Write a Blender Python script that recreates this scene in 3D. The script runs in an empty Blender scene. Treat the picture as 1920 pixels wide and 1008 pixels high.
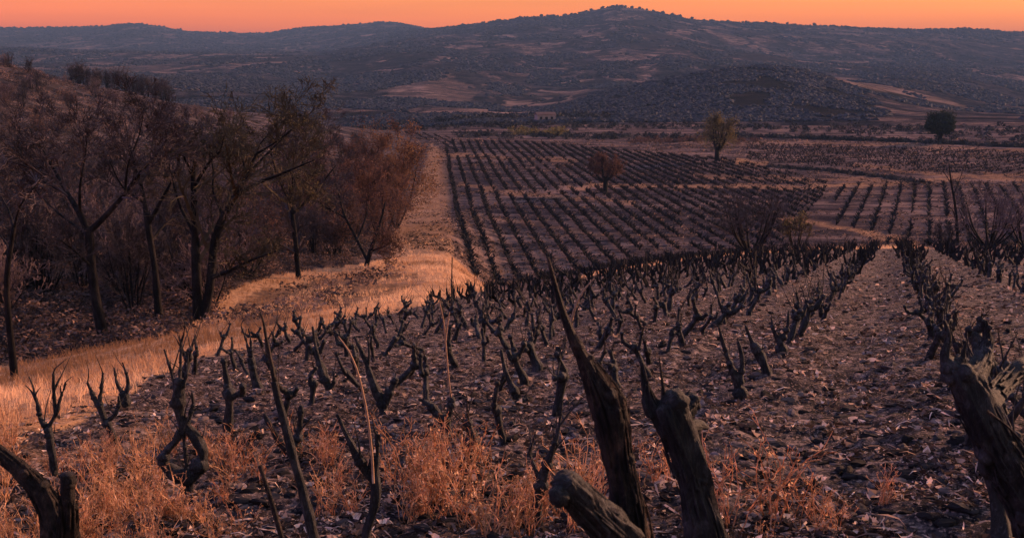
import bpy, math, random
import numpy as np
from mathutils import Vector

# ------------------------------------------------------------------ camera, sky, sun, exposure
S = bpy.context.scene
COL = S.collection
F = 2000.0                                   # focal length in pixels of a 1920-wide picture
PITCH = math.atan(374.0 / F)
cam_d = bpy.data.cameras.new('camera'); cam = bpy.data.objects.new('camera', cam_d); COL.objects.link(cam)
cam.location = (0, 0, 0); cam.rotation_euler = (math.pi / 2 - PITCH, 0, 0)
cam_d.sensor_width = 36; cam_d.lens = 36 * F / 1920; cam_d.clip_start = 0.05; cam_d.clip_end = 40000
cam_d.dof.use_dof = True; cam_d.dof.focus_distance = 9.0; cam_d.dof.aperture_fstop = 10.0
S.camera = cam
S.view_settings.view_transform = 'Standard'; S.view_settings.look = 'None'
S.view_settings.exposure = 1.15; S.view_settings.gamma = 1.0; S.view_settings.use_curve_mapping = False
SUN_AZ, SUN_EL = math.radians(50), math.radians(17)

W = bpy.data.worlds.new('World'); S.world = W; W.use_nodes = True
nt = W.node_tree; nt.nodes.clear(); L = nt.links.new
def N(tree, t, **kw):
    n = tree.nodes.new(t)
    for k, v in kw.items(): setattr(n, k, v)
    return n
out = N(nt, 'ShaderNodeOutputWorld')
sky = N(nt, 'ShaderNodeTexSky', sky_type='NISHITA', sun_disc=False, sun_elevation=SUN_EL * 0.4, sun_rotation=SUN_AZ,
        air_density=1.6, dust_density=3.0, altitude=200)
bg1 = N(nt, 'ShaderNodeBackground'); bg1.inputs['Strength'].default_value = 0.03
L(sky.outputs[0], bg1.inputs['Color'])
tc = N(nt, 'ShaderNodeTexCoord'); sx = N(nt, 'ShaderNodeSeparateXYZ'); L(tc.outputs['Generated'], sx.inputs[0])
rp = N(nt, 'ShaderNodeValToRGB'); cr = rp.color_ramp
SKY_STOPS = [(0.0, (1.58, .265, .0)), (.03, (1.42, .235, .0)), (.07, (.84, .225, .03)), (.18, (.38, .22, .17)),
             (.40, (.21, .22, .27)), (1.0, (.14, .19, .29))]
while len(cr.elements) < len(SKY_STOPS): cr.elements.new(0.5)
for e, (p, c) in zip(cr.elements, SKY_STOPS): e.position = p; e.color = (*c, 1)
L(sx.outputs['Z'], rp.inputs[0])
# pinker towards the left of the sunset
mr = N(nt, 'ShaderNodeMapRange'); mr.inputs[1].default_value = -.05; mr.inputs[2].default_value = -.6
L(sx.outputs['X'], mr.inputs[0])
mxs = N(nt, 'ShaderNodeMix', data_type='RGBA'); L(mr.outputs[0], mxs.inputs[0]); L(rp.outputs[0], mxs.inputs[6])
mul = N(nt, 'ShaderNodeMix', data_type='RGBA', blend_type='MULTIPLY'); mul.inputs[0].default_value = 1
mul.inputs[7].default_value = (1.0, .84, 2.0, 1); L(rp.outputs[0], mul.inputs[6]); L(mul.outputs[2], mxs.inputs[7])
# faint horizontal streaks of thin high cloud
mp = N(nt, 'ShaderNodeMapping'); mp.inputs['Scale'].default_value = (1.5, 1.5, 30); L(tc.outputs['Generated'], mp.inputs[0])
ns = N(nt, 'ShaderNodeTexNoise'); ns.inputs['Scale'].default_value = 1.6; ns.inputs['Detail'].default_value = 3; L(mp.outputs[0], ns.inputs['Vector'])
mr2 = N(nt, 'ShaderNodeMapRange'); mr2.inputs[3].default_value = .78; mr2.inputs[4].default_value = 1.22; L(ns.outputs[0], mr2.inputs[0])
vm = N(nt, 'ShaderNodeVectorMath', operation='SCALE'); L(mxs.outputs[2], vm.inputs[0]); L(mr2.outputs[0], vm.inputs['Scale'])
bg2 = N(nt, 'ShaderNodeBackground'); bg2.inputs['Strength'].default_value = 1.0
L(vm.outputs[0], bg2.inputs['Color'])
ad = N(nt, 'ShaderNodeAddShader'); L(bg1.outputs[0], ad.inputs[0]); L(bg2.outputs[0], ad.inputs[1]); L(ad.outputs[0], out.inputs[0])

sd = bpy.data.lights.new('sun', 'SUN'); sun = bpy.data.objects.new('sun', sd); COL.objects.link(sun)
sd.energy = 5.0; sd.angle = math.radians(5); sd.color = (1, .51, .31)
sv = Vector((math.sin(SUN_AZ) * math.cos(SUN_EL), math.cos(SUN_AZ) * math.cos(SUN_EL), math.sin(SUN_EL)))
sun.rotation_euler = sv.to_track_quat('Z', 'Y').to_euler()
HAZE_DENSITY = 2.3e-4; HAZE_COLOR = (.115, .20, .32, 1)

# ------------------------------------------------------------------ helpers
RNG = np.random.default_rng(7); random.seed(7)
CP, SP = math.cos(PITCH), math.sin(PITCH)
def pix(x, y):
    """pixel of the photograph -> (u, s): X/Y and drop/Y of the sight line"""
    cx = (np.asarray(x, float) - 960) / F; cy = (504 - np.asarray(y, float)) / F
    Y = CP + cy * SP; Z = -SP + cy * CP
    return cx / Y, -Z / Y
def proj(P):
    P = np.asarray(P, float); d = P[..., 1] * CP - P[..., 2] * SP; v = P[..., 1] * SP + P[..., 2] * CP
    d = np.where(d < .01, .01, d)
    return 960 + F * P[..., 0] / d, 504 - F * v / d

def _h(ix, iy, iz=0, seed=0):
    n = (ix * 374761393 + iy * 668265263 + iz * 2147483647 + seed * 1274126177) & 0xffffffff
    n = ((n ^ (n >> 13)) * 1274126177) & 0xffffffff
    n = ((n ^ (n >> 16)) * 2246822519) & 0xffffffff
    return ((n ^ (n >> 15)) & 0xffffff) / 16777215.0
def vnoise(x, y, seed=0):
    x = np.asarray(x, float); y = np.asarray(y, float)
    ix = np.floor(x).astype(np.int64); iy = np.floor(y).astype(np.int64); fx = x - ix; fy = y - iy
    fx = fx * fx * (3 - 2 * fx); fy = fy * fy * (3 - 2 * fy)
    a = _h(ix, iy, 0, seed); b = _h(ix + 1, iy, 0, seed); c = _h(ix, iy + 1, 0, seed); d = _h(ix + 1, iy + 1, 0, seed)
    return (a * (1 - fx) + b * fx) * (1 - fy) + (c * (1 - fx) + d * fx) * fy
def fbm(x, y, o=4, seed=0):
    r = 0; a = .5; t = 0
    for k in range(o):
        r = r + a * vnoise(x * 2 ** k + 17 * k, y * 2 ** k - 9 * k, seed + k); t += a; a *= .5
    return r / t
def vnoise3(P, seed=0):
    i = np.floor(P).astype(np.int64); f = P - i; f = f * f * (3 - 2 * f); r = 0
    for dx in (0, 1):
        for dy in (0, 1):
            for dz in (0, 1):
                w = (f[..., 0] if dx else 1 - f[..., 0]) * (f[..., 1] if dy else 1 - f[..., 1]) * (f[..., 2] if dz else 1 - f[..., 2])
                r = r + w * _h(i[..., 0] + dx, i[..., 1] + dy, i[..., 2] + dz, seed)
    return r
def sstep(a, b, x):
    t = np.clip((x - a) / (b - a), 0, 1); return t * t * (3 - 2 * t)

# ------------------------------------------------------------------ the lie of the land
H0 = 1.6
UG = np.linspace(-1.25, 1.25, 626)
def curve(pts):
    """(x, y, depth) along a feature of the land, left to right -> depth(u), z(u)"""
    u = []; z = []; Yd = []
    for x, y, d in pts:
        a, s = pix(x, y); u.append(a); z.append(-s * d); Yd.append(d)
    return np.interp(UG, u, Yd), np.interp(UG, u, z)
def curvez(pts):
    u = [float(pix(x, 400)[0]) for x, d, z in pts]
    return np.interp(UG, u, [d for x, d, z in pts]), np.interp(UG, u, [z for x, d, z in pts])
EDGE = [(-300, 840, 8), (0, 800, 10.5), (120, 775, 12), (230, 740, 14), (380, 668, 21), (500, 636, 25), (640, 603, 31), (760, 578, 37),
        (850, 560, 43), (900, 548, 48), (1000, 541, 55), (1060, 530, 58), (1120, 515, 63), (1200, 500, 69), (1300, 486, 76),
        (1400, 475, 80), (1500, 470, 81), (1700, 464, 78), (1800, 468, 74), (1920, 472, 70), (2300, 480, 62)]
K = []
K.append(curve(EDGE))
z3 = []
for x, d, z in [(-300, 34, None)]: pass
def mixed(pts):
    u = []; dd = []; zz = []
    for p in pts:
        if len(p) == 4: x, d, z, _ = p; a = float(pix(x, 500)[0])
        else: x, y, d = p; a, s = pix(x, y); z = -s * d
        u.append(float(a)); dd.append(d); zz.append(z)
    return np.interp(UG, u, dd), np.interp(UG, u, zz)
Z4 = 0
K.append(mixed([(-300, 730, 30), (0, 700, 35), (195, 645, 41), (375, 605, 46), (500, 565, 54), (700, 500, 74), (800, 484, 84), (845, 482, 88),
                (895, 93, -18.2, Z4), (940, 98, -20, Z4), (1200, 110, -20, Z4), (1500, 118, -20, Z4), (1700, 122, -20, Z4), (1920, 120, -19.6, Z4), (2300, 115, -19, Z4)]))
K.append(mixed([(-300, 120, -9, Z4), (0, 120, -11, Z4), (350, 125, -14.5, Z4), (640, 130, -18, Z4), (760, 140, -19.6, Z4), (850, 150, -20, Z4), (1920, 160, -20, Z4)]))
K.append(mixed([(-300, 95, 215), (-60, 103, 225), (0, 110, 230), (60, 126, 232), (140, 152, 240), (350, 190, 265), (520, 216, 285), (640, 236, 310), (760, 251, 330),
                (900, 248, 345), (1390, 257, 318), (1920, 277, 275), (2300, 285, 265)]))
K.append(mixed([(-300, 430, -26, Z4), (600, 430, -26, Z4), (900, 450, -21, Z4), (1500, 450, -20, Z4), (1920, 420, -19, Z4)]))
K.append(mixed([(-300, 160, 800), (0, 150, 800), (300, 150, 800), (500, 170, 800), (640, 186, 800), (800, 192, 800), (960, 205, 800), (1040, 195, 800), (1130, 172, 800), (1250, 145, 800),
                (1350, 127, 800), (1430, 121, 800), (1500, 128, 800), (1600, 155, 800), (1700, 185, 800), (1800, 205, 800), (1920, 210, 800)]))
K.append(mixed([(0, 125, 1150), (300, 135, 1150), (640, 152, 1150), (800, 138, 1150), (880, 150, 1150), (1000, 165, 1150), (1250, 158, 1150), (1430, 150, 1150), (1600, 160, 1150),
                (1700, 150, 1150), (1800, 165, 1150), (1920, 185, 1150)]))
K.append(mixed([(0, 103, 2000), (300, 112, 2000), (490, 106, 2000), (600, 108, 2000), (700, 96, 2000), (800, 86, 2000), (1000, 82, 2000), (1150, 70, 2000), (1280, 72, 2000), (1430, 98, 2000),
                (1500, 110, 2000), (1600, 112, 2000), (1920, 125, 2000)]))
K.append(mixed([(0, 92, 3200), (400, 95, 3200), (600, 92, 3200), (700, 76, 3200), (800, 57, 3200), (900, 44, 3200), (960, 36, 3200), (1000, 29, 3200), (1060, 30, 3200), (1100, 20, 3200), (1150, 9, 3200),
                (1210, 16, 3200), (1300, 36, 3200), (1380, 42, 3200), (1450, 44, 3200), (1600, 51, 3200), (1700, 57, 3200), (1820, 55, 3200), (1920, 61, 3200), (2200, 70, 3200)]))
K.append(mixed([(-200, 52, 5000), (0, 50, 5000), (100, 50, 5000), (180, 48, 5000), (235, 40, 5000), (290, 45, 5000), (350, 57, 5000), (430, 61, 5000), (500, 62, 5000), (560, 51, 5000), (640, 44, 5000), (720, 40, 5000), (760, 45, 5000),
                (810, 58, 5000), (900, 66, 5000), (1000, 75, 5000), (1920, 85, 5000)]))
K.append(curvez([(-300, 7000, 60), (2300, 7000, 60)]))
K.append(curvez([(-300, 9500, 0), (2300, 9500, 0)]))
T0, T1, NT = math.log(.5), math.log(9500), 1400
TG = np.linspace(T0, T1, NT); YG = np.exp(TG)
ZT = np.empty((len(UG), NT))
for i in range(len(UG)):
    ys = [0.0] + [k[0][i] for k in K]; zs = [-H0] + [k[1][i] for k in K]
    ZT[i] = np.interp(YG, ys, zs)
def gauss_smooth(A, sig, axis):
    n = int(3 * sig) + 1; k = np.exp(-.5 * (np.arange(-n, n + 1) / sig) ** 2); k /= k.sum()
    pad = [(0, 0), (0, 0)]; pad[axis] = (n, n); B = np.pad(A, pad, mode='edge')
    R = np.zeros_like(A)
    for j, w in enumerate(k):
        sl = [slice(None), slice(None)]; sl[axis] = slice(j, j + A.shape[axis]); R += w * B[tuple(sl)]
    return R
lin = -H0 + (K[0][1] + H0)[:, None] * YG[None, :] / K[0][0][:, None]
D = gauss_smooth(gauss_smooth(ZT, 3.2, 1), 1.2, 0)
ZT = np.where(YG[None, :] < K[0][0][:, None] * .8, lin, D)
THC = math.atan(1.2)
def _look(u, Y):
    fu = np.clip((u - UG[0]) / (UG[1] - UG[0]), 0, len(UG) - 1.001); ft = np.clip((np.log(np.maximum(Y, 1e-3)) - T0) / (TG[1] - TG[0]), 0, NT - 1.001)
    i = fu.astype(int); j = ft.astype(int); a = fu - i; b = ft - j
    z = (ZT[i, j] * (1 - a) + ZT[i + 1, j] * a) * (1 - b) + (ZT[i, j + 1] * (1 - a) + ZT[i + 1, j + 1] * a) * b
    k = np.clip(Y / .5, 0, 1)
    return np.where(Y < .5, -H0 + (z + H0) * k, z)
def gz(X, Y):
    """height of the ground, without the small relief"""
    X = np.asarray(X, float); Y = np.asarray(Y, float)
    r = np.hypot(X, Y); th = np.arctan2(X, Y); tcl = np.clip(th, -THC, THC)
    z = _look(np.tan(tcl), r * np.cos(tcl))
    zl = _look(np.full_like(r, -1.2), r * math.cos(THC)); zr = _look(np.full_like(r, 1.2), r * math.cos(THC))
    w = sstep(THC, math.pi, np.abs(th)) * .5
    zb = np.where(th > 0, zr * (1 - w) + zl * w, zl * (1 - w) + zr * w)
    z = np.where(np.abs(th) > THC, zb, z)
    far = sstep(450, 1500, r)
    z = z + far * (fbm(X / 420, Y / 420, 4, 3) - .5) * np.minimum(r * .016, 42) * (1 - sstep(2500, 3000, r) * .75)
    lh = sstep(60, 130, r) * (1 - sstep(300, 420, r)) * sstep(-.08, -.2, X / np.maximum(Y, 1))
    return z + lh * (fbm(X / 26, Y / 26, 3, 5) - .5) * 3.2
def edge_d(u): return np.interp(u, UG, K[0][0])
_ys = np.exp(np.linspace(math.log(1.2), math.log(9000), 6000))
def hit(x, y):
    u, s = pix(x, y); z = gz(u * _ys, _ys); b = np.nonzero(-s * _ys < z)[0]
    d = _ys[b[0]] if len(b) else 9000.
    return np.array([u * d, d, gz(np.array([u * d]), np.array([d]))[0]])
def at(x, y, d):
    u, s = pix(x, y); return np.array([u * d, d, -s * d])

# direction of the near rows
VU = float(pix(1675, 430)[0]); VA = math.atan(VU); DR = np.array([math.sin(VA), math.cos(VA)]); DQ = np.array([math.cos(VA), -math.sin(VA)])
QL = hit(1460, 680)[:2] @ DQ; QR = hit(1762, 640)[:2] @ DQ
# direction of the rows on the valley floor
VV = -.075

def poly_mask(px, py, poly, soft=0):
    inside = np.zeros(px.shape, bool); n = len(poly)
    for i in range(n):
        x1, y1 = poly[i]; x2, y2 = poly[(i + 1) % n]
        c = ((y1 > py) != (y2 > py)) & (px < (x2 - x1) * (py - y1) / ((y2 - y1) + 1e-9) + x1)
        inside ^= c
    return inside.astype(float)
def line_mask(px, py, pts, w):
    xs = [p[0] for p in pts]; ys = [p[1] for p in pts]
    yy = np.interp(px, xs, ys); m = sstep(w * 1.5, w * .6, np.abs(py - yy))
    return m * (px > xs[0]) * (px < xs[-1])
VERGE = [(-600, 660), (0, 690), (190, 650), (300, 632), (385, 600), (410, 548), (520, 515), (640, 500), (760, 480), (842, 474), (872, 500), (915, 545), (850, 562),
         (760, 582), (640, 607), (500, 640), (380, 672), (290, 705), (235, 752), (150, 792), (60, 828), (0, 850), (-600, 900)]
TRACK = [(735, 490), (850, 478), (845, 380), (838, 290), (808, 268), (800, 300), (775, 370), (730, 440)]
def grass_mask(X, Y, Z):
    X = np.asarray(X); Y = np.asarray(Y); r = np.hypot(X, Y)
    px, py = proj(np.stack([X, Y, Z], -1)); u = X / np.maximum(Y, .1)
    n1 = fbm(X / 3, Y / 3, 3, 11) - .5
    jx = (fbm(X / 2.2, Y / 2.2, 3, 21) - .5) * 900 / np.clip(Y, 8, 200); jy = (fbm(X / 2.2, Y / 2.2, 3, 31) - .5) * 420 / np.clip(Y, 8, 200)
    jy = np.clip(jy, -26, 26)
    near = Y < edge_d(u) * 1.02
    g = poly_mask(px + jx, py + jy, VERGE) * (Y < 105)
    g = g * (1 - .55 * poly_mask(px + jx, py + jy, [(420, 590), (480, 545), (640, 520), (780, 512), (800, 528), (720, 560), (600, 585), (470, 620)]))
    g = np.maximum(g, .48 * poly_mask(px + jx, py + jy, TRACK) * (Y > 80))
    e = Y / edge_d(u)
    g = np.maximum(g, sstep(.97, 1.0, e) * sstep(1.16, 1.05, e) * sstep(.055, .09, u) * sstep(.42, .36, u))
    val = (Y > 100) & (Y < 420)
    for pts, w, a in [([(1440, 408), (1500, 413), (1560, 424), (1640, 440), (1720, 456)], 5, .8), ([(1060, 352), (1180, 347), (1330, 350), (1500, 350), (1600, 347), (1700, 344), (1800, 332), (1930, 325)], 3, .8),
                      ([(860, 345), (950, 360), (1100, 372), (1190, 380)], 4, .6), ([(1390, 268), (1500, 270), (1700, 272), (1930, 285)], 2.5, .5), ([(1380, 302), (1440, 308)], 4, 1), ([(1600, 308), (1740, 326), (1930, 338)], 2.5, .7),
                      ([(830, 290), (1000, 297), (1090, 302)], 3, .6), ([(1180, 262), (1400, 268)], 3, .35), ([(860, 400), (1000, 420), (1130, 440), (1300, 440)], 3, .35),
                      ([(1300, 330), (1500, 336), (1700, 338)], 3, .5)]:
        g = np.maximum(g, a * line_mask(px, py + n1 * 14, pts, w) * val * (~near))
    # thin weeds mixed into the lower left of the vineyard and along the foreground
    fore = np.exp(-((px - 250) / 330) ** 2 - ((py - 1000) / 190) ** 2) * .95 + np.exp(-((px - 900) / 230) ** 2 - ((py - 1010) / 110) ** 2) * .7 + np.exp(-((px - 450) / 90) ** 2 - ((py - 850) / 60) ** 2) * .7
    g = np.maximum(g, np.where(near, .55 * fore * .7 * sstep(.42, .62, fbm(X / .5, Y / .5, 3, 41)), 0))
    return g

def tag(o, label=None, cat=None, group=None, kind=None):
    if label: o['label'] = label
    if cat: o['category'] = cat
    if group: o['group'] = group
    if kind: o['kind'] = kind
    return o
def empty(name, loc, rz=0):
    o = bpy.data.objects.new(name, None); COL.objects.link(o); o.location = tuple(float(v) for v in loc); o.rotation_euler = (0, 0, rz)
    o.empty_display_size = .2; return o
def mkmesh(name, V, faces, mat, smooth=True, tone=None, attrs=None):
    """V (n,3); faces: list of int arrays (m,k)"""
    me = bpy.data.meshes.new(name); V = np.asarray(V, np.float32)
    me.vertices.add(len(V)); me.vertices.foreach_set('co', V.ravel())
    faces = [np.asarray(f, np.int32) for f in faces if len(f)]
    nl = sum(f.size for f in faces); nf = sum(len(f) for f in faces)
    me.loops.add(nl); me.polygons.add(nf)
    me.loops.foreach_set('vertex_index', np.concatenate([f.ravel() for f in faces]))
    tot = np.concatenate([np.full(len(f), f.shape[1], np.int32) for f in faces]); st = np.concatenate([[0], np.cumsum(tot)[:-1]]).astype(np.int32)
    me.polygons.foreach_set('loop_start', st); me.polygons.foreach_set('loop_total', tot)
    me.polygons.foreach_set('use_smooth', np.full(nf, bool(smooth)))
    attrs = dict(attrs or {})
    if tone is not None: attrs['tone'] = tone
    for k, a in attrs.items():
        at_ = me.attributes.new(k, 'FLOAT', 'POINT'); at_.data.foreach_set('value', np.asarray(a, np.float32))
    me.materials.append(mat); me.update(calc_edges=True)
    return me
def obj(name, me, parent=None):
    o = bpy.data.objects.new(name, me); COL.objects.link(o)
    if parent: o.parent = parent
    return o

def resample(P, R, step):
    P = np.asarray(P, float); R = np.asarray(R, float)
    if len(P) > 2:                                   # Catmull-Rom
        Q = np.vstack([2 * P[0] - P[1], P, 2 * P[-1] - P[-2]]); o = []; r = []
        for i in range(1, len(Q) - 2):
            n = max(2, int(np.linalg.norm(Q[i + 1] - Q[i]) / step))
            t = np.linspace(0, 1, n, endpoint=False)[:, None]
            o.append(.5 * (2 * Q[i] + (Q[i + 1] - Q[i - 1]) * t + (2 * Q[i - 1] - 5 * Q[i] + 4 * Q[i + 1] - Q[i + 2]) * t ** 2 + (-Q[i - 1] + 3 * Q[i] - 3 * Q[i + 1] + Q[i + 2]) * t ** 3))
            r.append(R[i - 1] + (R[i] - R[i - 1]) * t[:, 0])
        return np.vstack(o + [P[-1:]]), np.concatenate(r + [R[-1:]])
    n = max(2, int(np.linalg.norm(P[1] - P[0]) / step)); t = np.linspace(0, 1, n + 1)
    return P[0] + (P[1] - P[0]) * t[:, None], R[0] + (R[1] - R[0]) * t
class Wood:
    """collects tubes of wood into one mesh"""
    def __init__(s): s.V = []; s.Q = []; s.T = []; s.n = 0
    def tube(s, P, R, sides=8, step=.05, rough=.12, cap=True, seed=None, fine=1.0):
        P, R = resample(P, R, step); m = len(P)
        seed = random.randint(0, 9999) if seed is None else seed
        Tn = np.gradient(P, axis=0); Tn /= np.linalg.norm(Tn, axis=1)[:, None] + 1e-9
        ref = np.array([.3, 1, .1]) if abs(Tn[0][1]) < .8 else np.array([1, .2, .1])
        A = np.cross(Tn, ref); A /= np.linalg.norm(A, axis=1)[:, None] + 1e-9; B = np.cross(Tn, A)
        a = np.linspace(0, 2 * math.pi, sides, endpoint=False)
        D = A[:, None] * np.cos(a)[None, :, None] + B[:, None] * np.sin(a)[None, :, None]
        rr = R[:, None] * np.ones(sides)[None]
        if rough:
            C = P[:, None] + D * rr[..., None]; sc = .75 / max(R.max(), 1e-3) * fine
            lump = vnoise3(C * sc * .55 + seed, seed) - .5; grain = vnoise3(np.stack([D[..., 0] * 3.4 + seed, D[..., 1] * 3.4, (C @ np.array([.2, .2, 1.])) * sc * .5 + D[..., 2] * 3.4], -1), seed + 5) - .5
            rr = rr * (1 + rough * 2.2 * lump + rough * 1.6 * grain)
            if sides >= 20:
                q3 = np.stack([D[..., 0] * 7 + seed, D[..., 1] * 7 + lump * 3, (C @ np.array([.1, .1, 1.])) * sc * 1.1 + D[..., 2] * 7], -1)
                rr = rr * (1 + .55 * (np.abs(vnoise3(q3, seed + 9) - .5) - .2) + .40 * (vnoise3(C * sc * .9 + 3.3, seed + 2) - .5) + .22 * (vnoise3(q3 * np.array([2.3, 2.3, 3]), seed + 11) - .5))
        V = P[:, None] + D * rr[..., None]
        i = np.arange(m - 1)[:, None] * sides; j = np.arange(sides)[None]; k = (j + 1) % sides
        s.Q.append((np.stack([i + j, i + k, i + sides + k, i + sides + j], -1).reshape(-1, 4)) + s.n)
        s.V.append(V.reshape(-1, 3)); base = s.n; s.n += m * sides
        if cap:
            for row, c in ((0, P[0] - Tn[0] * R[0] * .2), (m - 1, P[-1] + Tn[-1] * R[-1] * .35)):
                s.V.append(c[None]); ci = s.n; s.n += 1; jj = np.arange(sides)
                s.T.append(np.stack([base + row * sides + jj, base + row * sides + (jj + 1) % sides, np.full(sides, ci)], -1))
        return s
    def knob(s, c, r, seed=0, sub=2):
        V, Fc = ico(sub); n = vnoise3(V * 1.7 + seed, seed) * .7 + vnoise3(V * 4.1 + seed, seed + 1) * .35; V = V * (r * (.7 + .6 * n))[:, None] + c
        s.V.append(V); s.T.append(Fc + s.n); s.n += len(V)
    def mesh(s, name, mat): return mkmesh(name, np.vstack(s.V), [np.vstack(s.Q)] + ([np.vstack(s.T)] if s.T else []), mat)
_ico = {}
def ico(sub):
    if sub in _ico: return _ico[sub]
    p = (1 + 5 ** .5) / 2
    V = [(-1, p, 0), (1, p, 0), (-1, -p, 0), (1, -p, 0), (0, -1, p), (0, 1, p), (0, -1, -p), (0, 1, -p), (p, 0, -1), (p, 0, 1), (-p, 0, -1), (-p, 0, 1)]
    Fc = [(0, 11, 5), (0, 5, 1), (0, 1, 7), (0, 7, 10), (0, 10, 11), (1, 5, 9), (5, 11, 4), (11, 10, 2), (10, 7, 6), (7, 1, 8), (3, 9, 4), (3, 4, 2), (3, 2, 6), (3, 6, 8), (3, 8, 9), (4, 9, 5), (2, 4, 11), (6, 2, 10), (8, 6, 7), (9, 8, 1)]
    V = [np.array(v, float) / np.linalg.norm(v) for v in V]
    for _ in range(sub - 1):
        c = {}; nf = []
        def mid(a, b):
            k = (min(a, b), max(a, b))
            if k not in c: m = V[a] + V[b]; V.append(m / np.linalg.norm(m)); c[k] = len(V) - 1
            return c[k]
        for a, b, d in Fc: x, y, z = mid(a, b), mid(b, d), mid(d, a); nf += [(a, x, z), (b, y, x), (d, z, y), (x, y, z)]
        Fc = nf
    _ico[sub] = (np.array(V), np.array(Fc)); return _ico[sub]

def rotz(a):
    c, s = np.cos(a), np.sin(a); z = np.zeros_like(c); o = np.ones_like(c)
    return np.stack([np.stack([c, -s, z], -1), np.stack([s, c, z], -1), np.stack([z, z, o], -1)], -2)
def rotx(a):
    c, s = np.cos(a), np.sin(a); z = np.zeros_like(c); o = np.ones_like(c)
    return np.stack([np.stack([o, z, z], -1), np.stack([z, c, -s], -1), np.stack([z, s, c], -1)], -2)
def scatter(protos, which, M, P):
    """merge copies of (V, F) protos: M (n,3,3), P (n,3) -> V, F, index of copy per vertex"""
    Vs = []; Fs = []; Is = []; n = 0
    for k, (V, Fc) in enumerate(protos):
        idx = np.nonzero(which == k)[0]
        if not len(idx): continue
        W_ = np.einsum('nij,vj->nvi', M[idx], V) + P[idx][:, None]
        Fs.append((Fc[None] + (np.arange(len(idx)) * len(V))[:, None, None] + n).reshape(-1, Fc.shape[1]))
        Vs.append(W_.reshape(-1, 3)); Is.append(np.repeat(idx, len(V))); n += len(idx) * len(V)
    return np.vstack(Vs), np.vstack(Fs), np.concatenate(Is)

def tubes3(P, R, sides=3):
    """P (b,m,3), R (b,m) -> verts, quads (batch of thin branches)"""
    b, m, _ = P.shape; Tn = np.gradient(P, axis=1); Tn /= np.linalg.norm(Tn, axis=2)[..., None] + 1e-9
    ref = np.where(np.abs(Tn[..., :1]) < .7, np.array([1., .1, .2]), np.array([.1, 1., .2])); A = np.cross(Tn, ref); A /= np.linalg.norm(A, axis=2)[..., None] + 1e-9; B = np.cross(Tn, A)
    a = np.linspace(0, 2 * math.pi, sides, endpoint=False)
    V = P[:, :, None] + (A[:, :, None] * np.cos(a)[:, None] + B[:, :, None] * np.sin(a)[:, None]) * R[:, :, None, None]
    base = (np.arange(b) * m * sides)[:, None, None]; i = (np.arange(m - 1) * sides)[None, :, None]; j = np.arange(sides)[None, None]; k = (j + 1) % sides
    Q = np.stack([base + i + j, base + i + k, base + i + sides + k, base + i + sides + j], -1).reshape(-1, 4)
    return V.reshape(-1, 3), Q
def grow(rng, P, R, nchild, ang, ratio, up=.25, m=5, tmin=.25, wob=.12, lenbase=None):
    """next order of branches from parents P (b,k,3), R (b,k)"""
    b, k, _ = P.shape; t = tmin + (1 - tmin) * rng.random((b, nchild)) ** .8; ft = t * (k - 1); i = np.minimum(ft.astype(int), k - 2); f = ft - i; bi = np.arange(b)[:, None]
    O = P[bi, i] * (1 - f)[..., None] + P[bi, i + 1] * f[..., None]; r0 = R[bi, i] * (1 - f) + R[bi, i + 1] * f
    T = P[bi, i + 1] - P[bi, i]; T /= np.linalg.norm(T, axis=2)[..., None] + 1e-9
    Lp = np.linalg.norm(np.diff(P, axis=1), axis=2).sum(1)[:, None] * np.ones((1, nchild))
    rnd = rng.normal(size=(b, nchild, 3)); rnd -= (rnd * T).sum(2)[..., None] * T; rnd /= np.linalg.norm(rnd, axis=2)[..., None] + 1e-9
    a = ang * (.6 + .8 * rng.random((b, nchild)))[..., None]
    Dr = T * np.cos(a) + rnd * np.sin(a); Dr[..., 2] += up; Dr /= np.linalg.norm(Dr, axis=2)[..., None]
    ln = Lp * ratio * (.55 + .8 * rng.random((b, nchild))) * (1.15 - .5 * t)
    O = O.reshape(-1, 3); Dr = Dr.reshape(-1, 3); ln = ln.reshape(-1); r0 = r0.reshape(-1)
    C = np.empty((len(O), m, 3)); C[:, 0] = O; d = Dr
    for q in range(1, m):
        d = d + rng.normal(size=d.shape) * wob + np.array([0, 0, up * .35]); d /= np.linalg.norm(d, axis=1)[:, None]
        C[:, q] = C[:, q - 1] + d * (ln / (m - 1))[:, None]
    return C, np.maximum(r0 * .62, 0)[:, None] * np.linspace(1, .45, m)[None]
def leaves_at(rng, P, n, size, spread, squash=.7):
    """n small bent leaves near points P -> V, F (triangles)"""
    c = P[rng.integers(0, len(P), n)] + rng.normal(size=(n, 3)) * spread
    a = rng.normal(size=(n, 3)); a /= np.linalg.norm(a, axis=1)[:, None]; b = np.cross(a, rng.normal(size=(n, 3))); b /= np.linalg.norm(b, axis=1)[:, None] + 1e-9
    sz = (size * (.5 + rng.random(n)))[:, None]
    V = np.stack([c - a * sz, c + b * sz * squash * .6, c + a * sz, c - b * sz * squash * .6 + np.cross(a, b) * sz * .3], 1).reshape(-1, 3)
    i = np.arange(n)[:, None] * 4
    return V, np.vstack([i + [0, 1, 2], i + [0, 2, 3]])

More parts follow.
